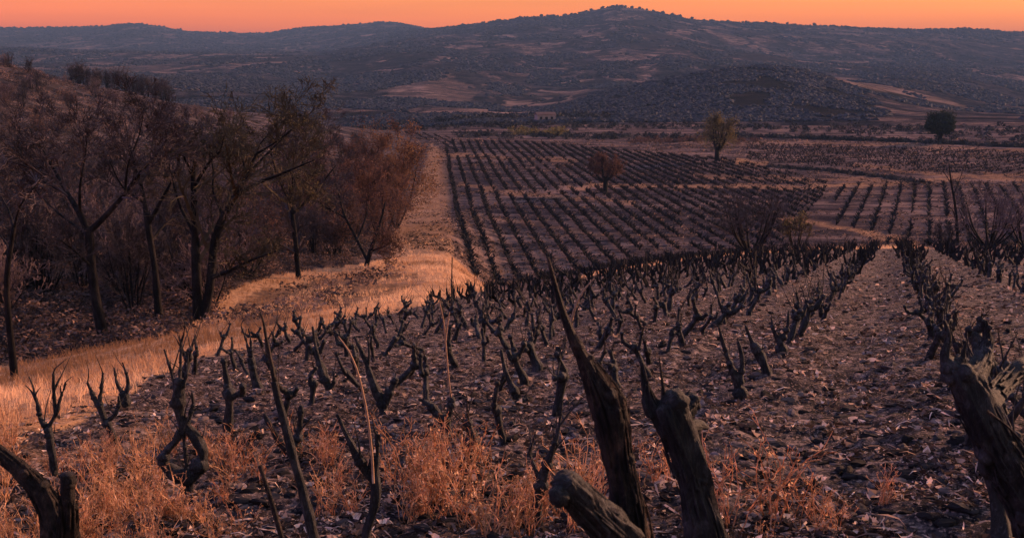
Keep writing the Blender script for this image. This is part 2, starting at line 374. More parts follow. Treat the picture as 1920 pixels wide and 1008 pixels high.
# ------------------------------------------------------------------ materials
def mat(name):
    m = bpy.data.materials.new(name); m.use_nodes = True; t = m.node_tree; b = t.nodes['Principled BSDF']
    b.inputs['Specular IOR Level'].default_value = .25
    return m, t, b
def noise(t, scale, detail=4, rough=.6, vec=None, dist=0):
    n = N(t, 'ShaderNodeTexNoise'); n.inputs['Scale'].default_value = scale; n.inputs['Detail'].default_value = detail; n.inputs['Roughness'].default_value = rough; n.inputs['Distortion'].default_value = dist
    if vec is None:
        g = t.nodes.get('geo') or N(t, 'ShaderNodeNewGeometry', name='geo'); vec = g.outputs['Position']
    t.links.new(vec, n.inputs['Vector']); return n.outputs[0]
def ramp(t, fac, stops):
    r = N(t, 'ShaderNodeValToRGB'); c = r.color_ramp
    while len(c.elements) < len(stops): c.elements.new(.5)
    for e, (p, col) in zip(c.elements, stops): e.position = p; e.color = (*col, 1)
    t.links.new(fac, r.inputs[0]); return r.outputs[0]
def mixc(t, fac, a, b, mode='MIX'):
    m = N(t, 'ShaderNodeMix', data_type='RGBA', blend_type=mode)
    for s_, v in ((0, fac), (6, a), (7, b)):
        if isinstance(v, (int, float)): m.inputs[s_].default_value = v
        elif isinstance(v, tuple): m.inputs[s_].default_value = (*v, 1)
        else: t.links.new(v, m.inputs[s_])
    return m.outputs[2]
def mathn(t, op, a, b=0, clamp=False):
    m = N(t, 'ShaderNodeMath', operation=op, use_clamp=clamp)
    for i, v in enumerate((a, b)):
        if isinstance(v, (int, float)): m.inputs[i].default_value = v
        else: t.links.new(v, m.inputs[i])
    return m.outputs[0]
def attr(t, name):
    a = N(t, 'ShaderNodeAttribute'); a.attribute_name = name; return a.outputs['Fac']
def maprange(t, v, a, b, c=0, d=1):
    m = N(t, 'ShaderNodeMapRange'); t.links.new(v, m.inputs[0])
    for i, x in enumerate((a, b, c, d)): m.inputs[i + 1].default_value = x
    return m.outputs[0]
def bump(t, b, h, strength, dist):
    n = N(t, 'ShaderNodeBump'); n.inputs['Strength'].default_value = strength; n.inputs['Distance'].default_value = dist
    t.links.new(h, n.inputs['Height']); t.links.new(n.outputs[0], b.inputs['Normal'])
def objvec(t):
    c = N(t, 'ShaderNodeTexCoord'); return c.outputs['Object']
def stretched(t, sx, sy, sz, rot=0):
    g = t.nodes.get('geo') or N(t, 'ShaderNodeNewGeometry', name='geo')
    m = N(t, 'ShaderNodeMapping'); m.inputs['Scale'].default_value = (sx, sy, sz); m.inputs['Rotation'].default_value = (0, 0, rot)
    t.links.new(g.outputs['Position'], m.inputs[0]); return m.outputs[0]

def ground_mat(name, kind):
    m, t, b = mat(name); b.inputs['Roughness'].default_value = .95; b.inputs['Specular IOR Level'].default_value = .03 if kind == 'near' else 0.0
    if kind == 'near':
        soil = ramp(t, noise(t, 7, 8, .75), [(.40, (.008, .007, .009)), (.50, (.034, .028, .031)), (.575, (.125, .092, .086)), (.67, (.40, .28, .23))])
        big = noise(t, .35, 3); soil = mixc(t, maprange(t, big, .35, .65), soil, mixc(t, 1.0, soil, (.62, .60, .66), 'MULTIPLY'))
        fle = ramp(t, noise(t, 38, 3, .6), [(.57, (0, 0, 0)), (.64, (1, 1, 1))]); soil = mixc(t, mathn(t, 'MULTIPLY', fle, .6), soil, (.42, .28, .22))
    elif kind == 'valley':
        soil = ramp(t, noise(t, .25, 6, .7, stretched(t, .5, 1.5, 1)), [(.40, (.022, .018, .021)), (.50, (.062, .048, .048)), (.62, (.15, .107, .098))])
        sp = noise(t, 2.2, 4, .7); soil = mixc(t, maprange(t, sp, .52, .70, 0, .6), soil, (.28, .185, .15)); pt = noise(t, .09, 7, .75, stretched(t, .55, 1.6, 1), .4); soil = mixc(t, maprange(t, pt, .49, .59, 0, .75), soil, (.30, .195, .155)); pd = noise(t, .035, 4, .6, stretched(t, .3, 1.4, 1)); soil = mixc(t, maprange(t, pd, .50, .62, 0, .55), soil, (.035, .028, .030))
    elif kind == 'scrub':
        soil = ramp(t, noise(t, .16, 6, .7, stretched(t, 1, 1.6, 1)), [(.36, (.016, .014, .016)), (.50, (.050, .039, .040)), (.62, (.12, .085, .080)), (.72, (.24, .16, .135))])
    else:
        soil = ramp(t, noise(t, .035, 12, .78, stretched(t, 1, .45, 1), .5), [(.42, (.012, .014, .020)), (.50, (.030, .030, .038)), (.58, (.075, .064, .074))])
        p1 = noise(t, .011, 12, .66, stretched(t, 1, .30, 1), 1.0); soil = mixc(t, maprange(t, p1, .505, .56, 0, .8), soil, ramp(t, noise(t, .06, 8, .8), [(.42, (.035, .031, .036)), (.5, (.12, .088, .086)), (.6, (.34, .22, .19))]))
        p2 = noise(t, .0052, 10, .62, stretched(t, 1, .32, 1), .8); soil = mixc(t, maprange(t, p2, .50, .57, 0, .85), soil, ramp(t, noise(t, .05, 8, .8), [(.42, (.009, .011, .014)), (.58, (.038, .035, .042))]))
        p3 = noise(t, .024, 8, .6, stretched(t, .7, .35, 1), .6); soil = mixc(t, maprange(t, p3, .60, .68, 0, .55), soil, (.42, .28, .235))
        gf = attr(t, 'forest'); soil = mixc(t, mathn(t, 'MULTIPLY', gf, .9), soil, (.018, .019, .021))
        gf = attr(t, 'field'); gf = mathn(t, 'MULTIPLY', gf, .6); soil = mixc(t, mathn(t, 'MULTIPLY', gf, maprange(t, noise(t, .03, 8, .75), .36, .6)), soil, (.44, .29, .24))
    g = attr(t, 'grass'); gn = noise(t, 1.3, 6, .75); gm = mathn(t, 'MULTIPLY', g, maprange(t, gn, .30, .55, .35, 1.15) if kind != 'hill' else .3, True)
    gcol = ramp(t, noise(t, 4.5 if kind == 'near' else 2, 6, .75), [(.35, (.13, .068, .038)), (.50, (.34, .185, .10)), (.66, (.50, .30, .17))])
    col = mixc(t, gm, soil, gcol)
    if kind == 'valley':
        nz = noise(t, .06, 5, .7); col = mixc(t, maprange(t, nz, .35, .6, .40, .95), col, mixc(t, 1.0, col, (.60, .60, .66), 'MULTIPLY'))
    t.links.new(col, b.inputs['Base Color'])
    h = noise(t, 14 if kind == 'near' else (1.2 if kind != 'hill' else .02), 9, .78)
    bump(t, b, h, .9, .06 if kind == 'near' else (.35 if kind != 'hill' else 22))
    return m
M_NEAR = ground_mat('burnt_soil', 'near'); M_VAL = ground_mat('valley_soil', 'valley'); M_SCRUB = ground_mat('scrub_ground', 'scrub'); M_HILL = ground_mat('hill_ground', 'hill')

def bark(name, c1, c2, c3, sc=22, bumpd=.012, coord='obj'):
    m, t, b = mat(name); v = objvec(t); mq = N(t, 'ShaderNodeMapping'); mq.inputs['Scale'].default_value = (1, 1, .4); t.links.new(v, mq.inputs[0])
    n1 = noise(t, sc, 9, .8, mq.outputs[0], .9); n2 = noise(t, sc * .22, 4, .6, v)
    c = ramp(t, n1, [(.40, c1), (.56, c2), (.66, c3)]); c = mixc(t, maprange(t, n2, .48, .66, 0, .8), c, ramp(t, n1, [(.35, tuple(x * 1.5 for x in c2)), (.65, tuple(x * 1.3 for x in c3))]))
    t.links.new(c, b.inputs['Base Color']); b.inputs['Roughness'].default_value = .8
    mp_ = N(t, 'ShaderNodeMapping'); mp_.inputs['Scale'].default_value = (1, 1, .28); t.links.new(v, mp_.inputs[0])
    h = mathn(t, 'ADD', noise(t, sc * 1.7, 8, .75, mp_.outputs[0], 1.2), mathn(t, 'MULTIPLY', noise(t, sc * .6, 5, .7, mp_.outputs[0], .8), 1.5)); bump(t, b, h, 1.0, bumpd); return m
def dull(m, v=.05): m.node_tree.nodes['Principled BSDF'].inputs['Specular IOR Level'].default_value = v; return m
M_CHAR = bark('charred_bark', (.004, .004, .005), (.013, .012, .014), (.085, .080, .088), 42, .035)
M_CHAR2 = bark('scorched_bark', (.005, .004, .005), (.024, .016, .014), (.13, .080, .060), 42, .035)
M_TREE = bark('tree_bark', (.005, .0045, .005), (.012, .010, .011), (.030, .024, .024), 5, .05)
def plain(name, c, var=.5, sc=6, transl=0, rough=.85, tone=False, c2=None):
    m, t, b = mat(name); b.inputs['Roughness'].default_value = rough; b.inputs['Specular IOR Level'].default_value = .04
    a = tuple(x * (1 - var) for x in c); d = tuple(min(1, x * (1 + var)) for x in c) if c2 is None else c2
    f = attr(t, 'tone') if tone else noise(t, sc, 4, .7)
    col = ramp(t, f, [(.0 if tone else .34, a), (.5, c), (1 if tone else .68, d)])
    t.links.new(col, b.inputs['Base Color'])
    if transl:
        tr = N(t, 'ShaderNodeBsdfTranslucent'); t.links.new(col, tr.inputs[0]); mx = N(t, 'ShaderNodeMixShader'); mx.inputs[0].default_value = transl
        o = t.nodes['Material Output']; t.links.new(b.outputs[0], mx.inputs[1]); t.links.new(tr.outputs[0], mx.inputs[2]); t.links.new(mx.outputs[0], o.inputs[0])
    return m
M_TWIG = plain('dark_twig', (.060, .045, .046), .5, .6)
M_TWIGP = plain('purple_twig', (.13, .090, .092), .45, .5)
M_TWIGY = plain('olive_twig', (.070, .054, .036), .5, .6)
M_TAN = plain('tan_cane', (.30, .17, .11), .35, 30)
M_LRED = plain('russet_leaf', (.105, .056, .044), .6, .8, .3, c2=(.21, .105, .07))
M_LORG = plain('rust_leaf', (.14, .070, .045), .7, .5, .3, c2=(.34, .17, .06))
M_LBRN = plain('brown_leaf', (.085, .050, .042), .5, .8, .3)
M_LOLV = plain('olive_leaf', (.12, .095, .045), .6, .8, .3, c2=(.24, .18, .07))
M_LGRN = plain('dark_green_leaf', (.026, .034, .024), .5, .8, .2)
M_WEED = plain('dry_weed_stem', (.52, .28, .15), .7, 14, .45, c2=(.95, .62, .38))
M_GRASS = plain('dry_grass_blade', (.46, .25, .135), .55, 9, .5, tone=True, c2=(.75, .47, .28))
M_CLOD = plain('soil_clod', (.030, .025, .026), .7, 9, 0, tone=True, c2=(.20, .135, .115))
M_LEAF = plain('dead_leaf', (.12, .084, .074), .8, 9, .25, tone=True, c2=(.80, .54, .41))  # random leaf tones, with bright outliers painted in as glints
dull(M_TREE); dull(M_CHAR, .35)
M_FVINE = plain('burnt_vine_wood', (.016, .014, .015), .4, 3)
M_STUB = plain('valley_stubble', (.035, .026, .024), .7, .5, .2, tone=True, c2=(.42, .25, .16))
M_WOOD = plain('hill_scrub', (.026, .028, .036), .4, .02, 0, tone=True, c2=(.060, .055, .060))
M_UNDER = plain('dead_undergrowth', (.060, .043, .042), .6, .5, .2, tone=True, c2=(.22, .13, .10))
M_FAR = plain('far_foliage', (.034, .033, .034), .4, .02, 0, tone=True, c2=(.09, .075, .066))

# ------------------------------------------------------------------ ground sheet, cut into its named pieces
fine = np.radians(np.arange(-29, 29.001, .135)); side = []
a, st_ = math.radians(29), math.radians(.135)
while a < math.pi - .06: st_ = min(st_ * 1.18, math.radians(6)); a += st_; side.append(min(a, math.pi))
side = [x for x in side if x < math.pi - .03]
TH = np.concatenate([[-math.pi], -np.array(side)[::-1], fine, np.array(side)])
rr = [.0, .4, .8, 1.2, 1.6, 2.0, 2.3]
while rr[-1] < 9000:
    y = rr[-1]
    if y < 95: dy = y * min(max(.0010 * y, .0052), .024)
    elif y < 380: dy = y * .009
    else: dy = y * .016
    rr.append(y + dy)
RR = np.array(rr[1:]); NR, NTH = len(RR), len(TH)
TT, RRR = np.meshgrid(TH, RR, indexing='ij'); GX = RRR * np.sin(TT); GY = RRR * np.cos(TT); GZ0 = gz(GX, GY)
GXY_G = grass_mask(GX, GY, GZ0)
UU = np.where(GY > .1, GX / np.maximum(GY, .1), np.sign(GX) * 1.2); ED = edge_d(UU)
inner = GY < ED * 1.0
inner |= (GY <= .1) & (RRR < 40)
def relief(X, Y, G):
    r = np.hypot(X, Y); fade = 1 - sstep(40, 90, r); q = X * DQ[0] + Y * DQ[1]
    n = (fbm(X / .42, Y / .30, 4, 61) - .5) * .16 + (fbm(X / .10, Y / .075, 3, 71) - .5) * .065 * (1 - sstep(12, 25, r))
    n = n + (fbm(X / 2.4, Y / 2.4, 3, 81) - .5) * .22
    rows = np.where(q < (QL + QR) / 2, np.cos((q - QL) / 1.55 * 2 * math.pi), np.cos((q - QR) / 2.2 * 2 * math.pi)) * .05
    return fade * (n * (1 - .5 * G) + rows * (G < .3))
def gzr(X, Y): 
    z = gz(X, Y); return z + relief(X, Y, 0)
GZ = GZ0 + np.where(RRR < 95, relief(GX, GY, GXY_G), 0)
GZ[:, :] = GZ
PXG, PYG = proj(np.stack([GX, GY, GZ], -1))
_jx = (fbm(GX / 30, GY / 60, 4, 301) - .5) * 70; _jy = (fbm(GX / 30, GY / 60, 4, 302) - .5) * 26
PXG = PXG + _jx * (GY > 400); PYG = PYG + _jy * (GY > 400)
forest = np.maximum.reduce([poly_mask(PXG, PYG, [(1000, 222), (1130, 172), (1250, 146), (1350, 128), (1430, 115), (1510, 128), (1590, 158), (1670, 205), (1650, 232), (1400, 240), (1200, 236)]) * (GY > 450) * (GY < 900), line_mask(PXG, PYG, [(640, 215), (900, 232), (1100, 240)], 8) * (GY > 300) * (GY < 900),
        line_mask(PXG, PYG, [(1600, 160), (1750, 190), (1930, 215)], 6) * (GY > 600)])
field = np.maximum.reduce([poly_mask(PXG, PYG, [(740, 150), (830, 140), (890, 165), (900, 185), (800, 195), (720, 190)]) * .5 * (GY > 450), line_mask(PXG, PYG, [(1560, 150), (1660, 165), (1740, 178), (1830, 210)], 5) * (GY > 450), 0 * PXG,
        poly_mask(PXG, PYG, [(900, 200), (1080, 180), (1060, 192), (1000, 212), (900, 215)]) * (GY > 450) * .9, poly_mask(PXG, PYG, [(160, 118), (320, 116), (330, 128), (220, 140), (140, 135)]) * .35 * (GY > 450)])
zone = np.where(inner, 0, np.where(RRR > 400, 3, np.where((GXY_G > .45) & (RRR < 105), 1, 2)))
lefthill = (UU < -.07) & (RRR > 40) & (zone == 2) & ((RRR > 105) | (PYG > 0)); zone = np.where(lefthill, 4, zone)
FZ = zone[:, :-1]
def idx(i, j): return (i % NTH) * NR + j
I, J = np.meshgrid(np.arange(NTH), np.arange(NR - 1), indexing='ij')
QF = np.stack([idx(I, J), idx(I, J + 1), idx(I + 1, J + 1), idx(I + 1, J)], -1).reshape(-1, 4); FZf = FZ.reshape(-1)
VX = np.stack([GX, GY, GZ], -1).reshape(-1, 3); AG = GXY_G.reshape(-1); AF = forest.reshape(-1); AFI = field.reshape(-1)
for zid, nm, m_ in ((0, 'vineyard_soil', M_NEAR), (1, 'grassy_path', M_NEAR), (2, 'valley_ground', M_VAL), (3, 'hills', M_HILL), (4, 'scrub_hillside', M_SCRUB)):
    q = QF[FZf == zid]; used, inv = np.unique(q, return_inverse=True); q = inv.reshape(q.shape)
    V = VX[used]; Fs = [q]
    if zid == 0:                                      # close the sheet under the camera
        first = np.nonzero(np.isin(used, [idx(i, 0) for i in range(NTH)]))[0]
        V = np.vstack([V, [[0, 0, -H0]]]); c = len(V) - 1
        lookup = {int(u_): k for k, u_ in enumerate(used)}
        Fs.append(np.array([[lookup[idx(i, 0)], lookup[idx(i + 1, 0)], c] for i in range(NTH)]))
        used = np.append(used, used[0])
    o = obj(nm, mkmesh(nm, V, Fs, m_, True, attrs={'grass': AG[used], 'forest': AF[used], 'field': AFI[used]}))
    tag(o, {0: 'burnt dark cloddy vineyard soil sloping away from the camera', 1: 'dry orange grassy path along the left edge of the vineyard', 2: 'dark valley floor with old vineyard plots', 3: 'hazy blue grey hills under the sunset', 4: 'scrubby slope rising behind the bare trees'}[zid], kind='structure')

# ------------------------------------------------------------------ clods and leaves on the near soil
def on_near(n, y0, y1, power, seed, margin=.50):
    rng = np.random.default_rng(seed); Y = (y0 ** power + (y1 ** power - y0 ** power) * rng.random(n)) ** (1 / power); u = (rng.random(n) * 2 - 1) * (margin + .12 * (Y < 5))
    X = u * Y; k = Y < edge_d(u) * .985; return X[k], Y[k], rng
X, Y, rng = on_near(11000, 3.2, 45, -.35, 101); n = len(X)
G = grass_mask(X, Y, gz(X, Y)); k = (rng.random(n) > G * .8); X, Y = X[k], Y[k]; n = len(X)
protos = []
for s_ in range(8):
    V, Fc = ico(2); V = V * (.35 + .7 * vnoise3(V * 1.3 + s_ * 7.7, s_) + .6 * vnoise3(V * 2.9 + s_ * 3.3, s_ + 50))[:, None]; V = V * np.array([1.7, .9, .6]); protos.append((V, Fc))
q = X * DQ[0] + Y * DQ[1]
sz = (.009 + .036 * rng.random(n) ** 3) * (1 + .010 * Y); ang = rng.normal(size=n) * .7 + .25
Mx = rotz(ang) @ rotx(rng.normal(size=n) * .35) * sz[:, None, None]
Pp = np.stack([X, Y, gzr(X, Y) + sz * .12], -1)
V, Fc, I_ = scatter(protos, rng.integers(0, 8, n), Mx, Pp)
tone = (rng.random(n) ** 1.7)
o = obj('soil_clods', mkmesh('soil_clods', V, [Fc], M_CLOD, False, tone=tone[I_])); tag(o, 'broken clods of burnt soil littering the vineyard', 'soil', kind='stuff')
X, Y, rng = on_near(135000, 3.2, 70, -.35, 102); k = fbm(X / .55, Y / .38, 3, 44) + (rng.random(len(X)) - .5) * .16 > .475; X, Y = X[k], Y[k]; n = len(X)
ls = np.array([[-1, 0, .1], [-.3, -.42, .0], [.6, -.3, .15], [1, .05, .3], [.5, .35, .0], [-.4, .4, .12]]); lf = np.array([[0, 1, 5], [1, 2, 4], [1, 4, 5], [2, 3, 4]])
ls2 = ls * np.array([1.7, .35, 1.6]) + np.array([0, 0, .1])
ls3 = np.array([[-2.2, -.5, 0], [-1.1, -.1, .75], [.3, .25, 1.0], [1.9, .5, .25], [.3, .5, .9], [-1.1, .15, .62]])
ls4 = np.array([[-1, 0, .9], [-.4, -.6, .1], [.5, -.55, .05], [1, .1, 1.0], [.5, .6, .35], [-.4, .5, .3]])
sz = (.008 + .031 * rng.random(n) ** 2.4) * (.9 + .035 * Y)
Mx = rotz(rng.random(n) * 6.3) @ rotx(rng.normal(size=n) * .9) * sz[:, None, None]
V, Fc, I_ = scatter([(ls, lf), (ls2, lf), (ls3, lf), (ls4, lf)], rng.integers(0, 4, n), Mx, np.stack([X, Y, gzr(X, Y) + .012 + sz * .3], -1))
o = obj('dead_leaves', mkmesh('dead_leaves', V, [Fc], M_LEAF, False, tone=(rng.random(n) ** 1.8)[I_])); tag(o, 'dead leaves and straw scattered over the burnt soil', 'leaves', kind='stuff')

# ------------------------------------------------------------------ grass
def blade(h, w, bend, k):
    V = []; 
    for t in (0, .4, .75): V += [(-w * (1 - t * .7), bend * t * t, h * t), (w * (1 - t * .7), bend * t * t, h * t)]
    V.append((0, bend, h)); return np.array(V, float), np.array([[0, 1, 3], [0, 3, 2], [2, 3, 5], [2, 5, 4], [4, 5, 6]])
def tuft(rng, n, h, w, spread):
    Vs = []; Fs = []; c = 0
    for i in range(n):
        V, Fc = blade(h * (.5 + .7 * rng.random()), w, h * .7 * rng.random(), 0); a = rng.random() * 6.28
        R_ = rotz(np.array(a)); V = V @ R_.T + np.array([*(rng.normal(size=2) * spread), 0]); Vs.append(V); Fs.append(Fc + c); c += len(V)
    return np.vstack(Vs), np.vstack(Fs)
rng = np.random.default_rng(5); tufts = [tuft(rng, 5, 1.0, .03, .2) for _ in range(6)]
n = 90000; Y = np.exp(rng.random(n) * (math.log(170) - math.log(5)) + math.log(5)); Y = np.where(rng.random(n) < .45, 14 + rng.random(n) * 85, Y); u = rng.random(n) * 1.16 - .62; X = u * Y
Z = gz(X, Y); G = grass_mask(X, Y, Z); k = rng.random(n) < G * .85; X, Y, G = X[k], Y[k], G[k]; n = len(X)
k = Y > edge_d(X / Y) * .96; X, Y, G = X[k][:24000], Y[k][:24000], G[k][:24000]; n = len(X)
h = (.06 + .17 * rng.random(n) ** 2) * (1 + .004 * Y); h *= np.where(Y < edge_d(X / Y), .8, 1.0); lean = rng.normal(size=n) * .2
Mx = rotz(rng.random(n) * 6.3) @ rotx(lean) * h[:, None, None]; Mx[:, :, :2] *= (1 + .012 * Y)[:, None, None]
patch = fbm(X / 5, Y / 5, 3, 91)
V, Fc, I_ = scatter(tufts, rng.integers(0, 6, n), Mx, np.stack([X, Y, gzr(X, Y) - .01], -1))
o = obj('dry_grass', mkmesh('dry_grass', V, [Fc], M_GRASS, False, tone=np.clip((patch - .5) * 3.0 + .45 + .35 * sstep(1.35, 1.02, Y / edge_d(X / Y)) + (rng.random(n) - .5) * .35, 0, 1)[I_])); tag(o, 'orange dry grass along the path and field edges', 'grass', kind='stuff')

# ------------------------------------------------------------------ vines
GROUP_V = 'burnt vine stumps of the near vineyard'
def vine_parts(rng, s=1.0, tall=1.0):
    """polylines of one bush vine: trunk, arms, canes"""
    h = (.20 + .20 * rng.random()) * s; lx, ly = rng.normal(size=2) * .09 * s
    tr = [(0, 0, -.10), (0, 0, .04), (lx * .6, ly * .4, h * .45), (lx * 1.3 + rng.normal() * .02, ly, h)]
    r0 = (.030 + .014 * rng.random()) * s; trunk = (np.array(tr), [r0 * 1.35, r0 * 1.15, r0 * .95, r0 * 1.05]); arms = []; canes = []
    na = int(rng.choice([1, 2, 2, 3])); a0 = rng.random() * 6.28
    for i in range(na):
        a = a0 + i * 6.28 / na + rng.normal() * .35; d = np.array([math.cos(a), math.sin(a), 0]); o = np.array(tr[-1]) - np.array([0, 0, .03 * s]); ln = (.09 + .13 * rng.random()) * s
        p1 = o + d * ln * (.2 + .4 * rng.random()) + np.array([0, 0, ln * (.25 + .4 * rng.random())]) + rng.normal(size=3) * .02; p2 = p1 + d * ln * .35 * rng.random() + np.array([0, 0, ln * (.35 + .7 * rng.random())]) + rng.normal(size=3) * .03
        arms.append((np.array([o, p1, p2]), [r0 * .9, r0 * .72, r0 * .55]))
        for c in range(int(rng.integers(1, 4))):
            L_ = (.05 + .13 * rng.random() + (.35 * rng.random() if rng.random() < .38 else 0)) * s * tall; e = rng.normal(size=2) * .12 * L_ / .3
            b = p2 - (p2 - p1) * .3 * rng.random(); canes.append((np.array([b, b + np.array([e[0] * .5 + d[0] * .02, e[1] * .5, L_ * .5]), b + np.array([e[0], e[1], L_])]), [.0075 * s, .005 * s, .0022 * s]))
    return trunk, arms, canes
protoV = []
for k in range(14):
    rng = np.random.default_rng(300 + k); tr, arms, canes = vine_parts(rng, 1.0, 1.0 if k % 3 else 1.5)
    w = Wood(); w.tube(*tr, sides=9, step=.03, rough=.34); w.knob(tr[0][-1], tr[1][-1] * 1.5, k); tm = w.mesh('vine_trunk', M_CHAR)
    ams = []
    for a_ in arms: w = Wood(); w.tube(*a_, sides=7, step=.028, rough=.36); w.knob(a_[0][1], a_[1][1] * 1.35, k + 3); w.knob(a_[0][-1], a_[1][-1] * 1.45, k + 5); ams.append(w.mesh('vine_arm', M_CHAR))
    cms = []
    for c_ in canes: w = Wood(); w.tube(*c_, sides=4, step=.08, rough=.0, cap=False); cms.append(w.mesh('vine_cane', M_CHAR2 if k % 4 else M_CHAR))
    protoV.append((tm, ams, cms, len(arms)))
def joined(meshes):
    Vs = []; Qs = {}; n = 0
    for me in meshes:
        v = np.empty(len(me.vertices) * 3, np.float32); me.vertices.foreach_get('co', v); Vs.append(v.reshape(-1, 3))
        for p in me.polygons: Qs.setdefault(len(p.vertices), []).append([x + n for x in p.vertices])
        n += len(me.vertices)
    return np.vstack(Vs), [np.array(x) for x in Qs.values()]
protoJ = []
for tm, ams, cms, _ in protoV:
    V, Fs = joined([tm] + ams + cms); protoJ.append(mkmesh('burnt_vine', V, Fs, M_CHAR))
def lowvine(rng):
    tr, arms, canes = vine_parts(rng, 1.0, 1.0); P = []; R = []
    for p, r in [tr] + arms + canes:
        q = resample(p, r, 9)[0] if len(p) == 2 else None
        t = np.linspace(0, 1, 3); pp = np.stack([np.interp(t, np.linspace(0, 1, len(p)), p[:, i]) for i in range(3)], -1); P.append(pp); R.append(np.interp(t, np.linspace(0, 1, len(p)), r))
    return tubes3(np.array(P), np.array(R) * 1.25)

# the large vines of the foreground, drawn from the photograph: (base pixel or depth, strokes)
HAND = []                                                            # ground positions already taken
def handvine(label, strokes, base=None, depth=None, mats=None, rough=.2, sides=12, drop=None, extra_twigs=0):
    """strokes: (part name, [(x, y, halfwidth px, depth offset)], material)"""
    if base is not None: g = hit(*base); d = g[1]
    else: d = depth
    p0 = strokes[0][1][0]; b = at(p0[0], p0[1], d); gzb = float(gz(np.array([b[0]]), np.array([b[1]]))[0]); org = np.array([b[0], b[1], gzb])
    root = empty('burnt_vine', org); tag(root, label, 'vine', GROUP_V); HAND.append(org[:2])
    for si, st in enumerate(strokes):
        nm, pts = st[0], st[1]; m_ = st[2] if len(st) > 2 else M_CHAR
        P = []; R = []
        for q_ in pts: dd = d + (q_[3] if len(q_) > 3 else 0); P.append(at(q_[0], q_[1], dd) - org); R.append(q_[2] / F * dd * 1.02)
        if si == 0 and drop is not None:
            last = P[0]; P = [np.array([last[0] * .2, last[1] * .2, -.12]), last * .5 + np.array([0, 0, last[2] * 0])] + P; R = [R[0] * 1.25, R[0] * 1.1] + R
        elif si == 0: P[0] = P[0] + np.array([0, 0, -.05])
        rmax = max(R); w = Wood(); thin = rmax < .012
        if d > 4.5 and not thin:
            R = [x * .86 for x in R]; rough = .34; rgs = np.random.default_rng(si * 7 + int(d * 31)); Pa, Ra = resample(np.array(P), np.array(R), .04)
            for q_ in range(3):
                i_ = int(rgs.integers(1, len(Pa))); L_ = .05 + .22 * rgs.random() ** 2; e_ = rgs.normal(size=3) * .35; e_[2] = 1; w.tube(np.array([Pa[i_], Pa[i_] + e_ * L_ * .5, Pa[i_] + e_ * L_ + rgs.normal(size=3) * .02]), [.008, .005, .002], sides=4, step=.05, rough=.1)
            for q_ in range(2): i_ = int(rgs.integers(1, len(Pa))); w.knob(Pa[i_], Ra[i_] * 1.35, q_)
        w.tube(np.array(P), R, sides=5 if thin else (44 if rmax > .035 and d < 4.5 else sides), step=max(.007, min(.05, rmax * .2)) if d < 4.5 else max(.012, min(.05, rmax * .35)) if not thin else .05, rough=0.03 if thin else rough, fine=1.0)
        if not thin and rmax > .03 and d < 4.5:
            rg = np.random.default_rng(si + int(d * 100)); Pn, Rn = resample(np.array(P), np.array(R), .02)
            for q_ in range(int(len(Pn) * .45)):
                i_ = int(rg.integers(3, len(Pn) - 1)); dv = rg.normal(size=3); dv /= np.linalg.norm(dv); w.knob(Pn[i_] + dv * Rn[i_] * .72, Rn[i_] * (.30 + .35 * rg.random()), int(rg.integers(0, 99)), 3)
            for q_ in range(int(len(Pn) * 2.2)):
                i_ = int(rg.integers(2, max(3, len(Pn) - 8))); ln_ = int(rg.integers(3, 8)); j_ = min(i_ + ln_, len(Pn) - 1); tg = Pn[j_] - Pn[i_]; dv = rg.normal(size=3); tg /= np.linalg.norm(tg) + 1e-9; dv -= (dv @ tg) * tg; dv /= np.linalg.norm(dv)
                k1, k2 = .93 + .08 * rg.random(), .96 + .30 * rg.random() ** 3; mid_ = (i_ + j_) // 2
                w.tube(np.array([Pn[i_] + dv * Rn[i_] * k1, Pn[mid_] + dv * Rn[mid_] * 1.02, Pn[j_] + dv * Rn[j_] * k2 + rg.normal(size=3) * .004]), [.0035 + .003 * rg.random(), .004, .0012], sides=4, step=.02, rough=.3, cap=False)
            for q_ in range(4): dv = rg.normal(size=3); w.knob(Pn[-2] + dv * Rn[-2] * .35, Rn[-2] * .8, int(rg.integers(0, 99)), 3)
        obj(nm, w.mesh(nm, m_), root)
    return root
V = handvine
V('thick forked charred vine trunk in the foreground with a long pointed cane', [
    ('trunk', [(1192, 1090, 46), (1180, 985, 40), (1170, 920, 31), (1158, 860, 27), (1150, 810, 29), (1142, 765, 34), (1118, 715, 26), (1092, 668, 14), (1072, 628, 10)], M_CHAR2),
    ('cane', [(1074, 634, 10), (1055, 585, 7.5), (1042, 540, 5.5), (1033, 505, 4.5), (1028, 482, 2)], M_CHAR2),
    ('arm', [(1165, 1010, 40, -.05), (1125, 975, 37, -.12), (1088, 935, 32, -.16), (1052, 900, 25, -.2)], M_CHAR)], depth=2.3, drop=1, rough=.17)
V('thick knobbly black vine stump right of the forked trunk, topped with short spikes', [
    ('trunk', [(1345, 1090, 46), (1322, 1000, 37), (1302, 920, 34), (1284, 850, 33), (1262, 790, 36), (1248, 755, 28)], M_CHAR),
    ('arm', [(1258, 800, 24), (1230, 775, 17), (1215, 748, 10), (1211, 712, 3.5), (1203, 678, 1.4)], M_CHAR),
    ('arm', [(1268, 780, 26, .06), (1290, 760, 19, .08), (1300, 738, 8, .1)], M_CHAR),
    ('spur', [(1246, 762, 8), (1243, 725, 3.4), (1236, 668, 1.5)], M_CHAR2),
    ('arm', [(1285, 805, 16, .05), (1308, 796, 11, .1), (1325, 800, 6, .15)], M_CHAR)], depth=2.7, drop=1, rough=.26)
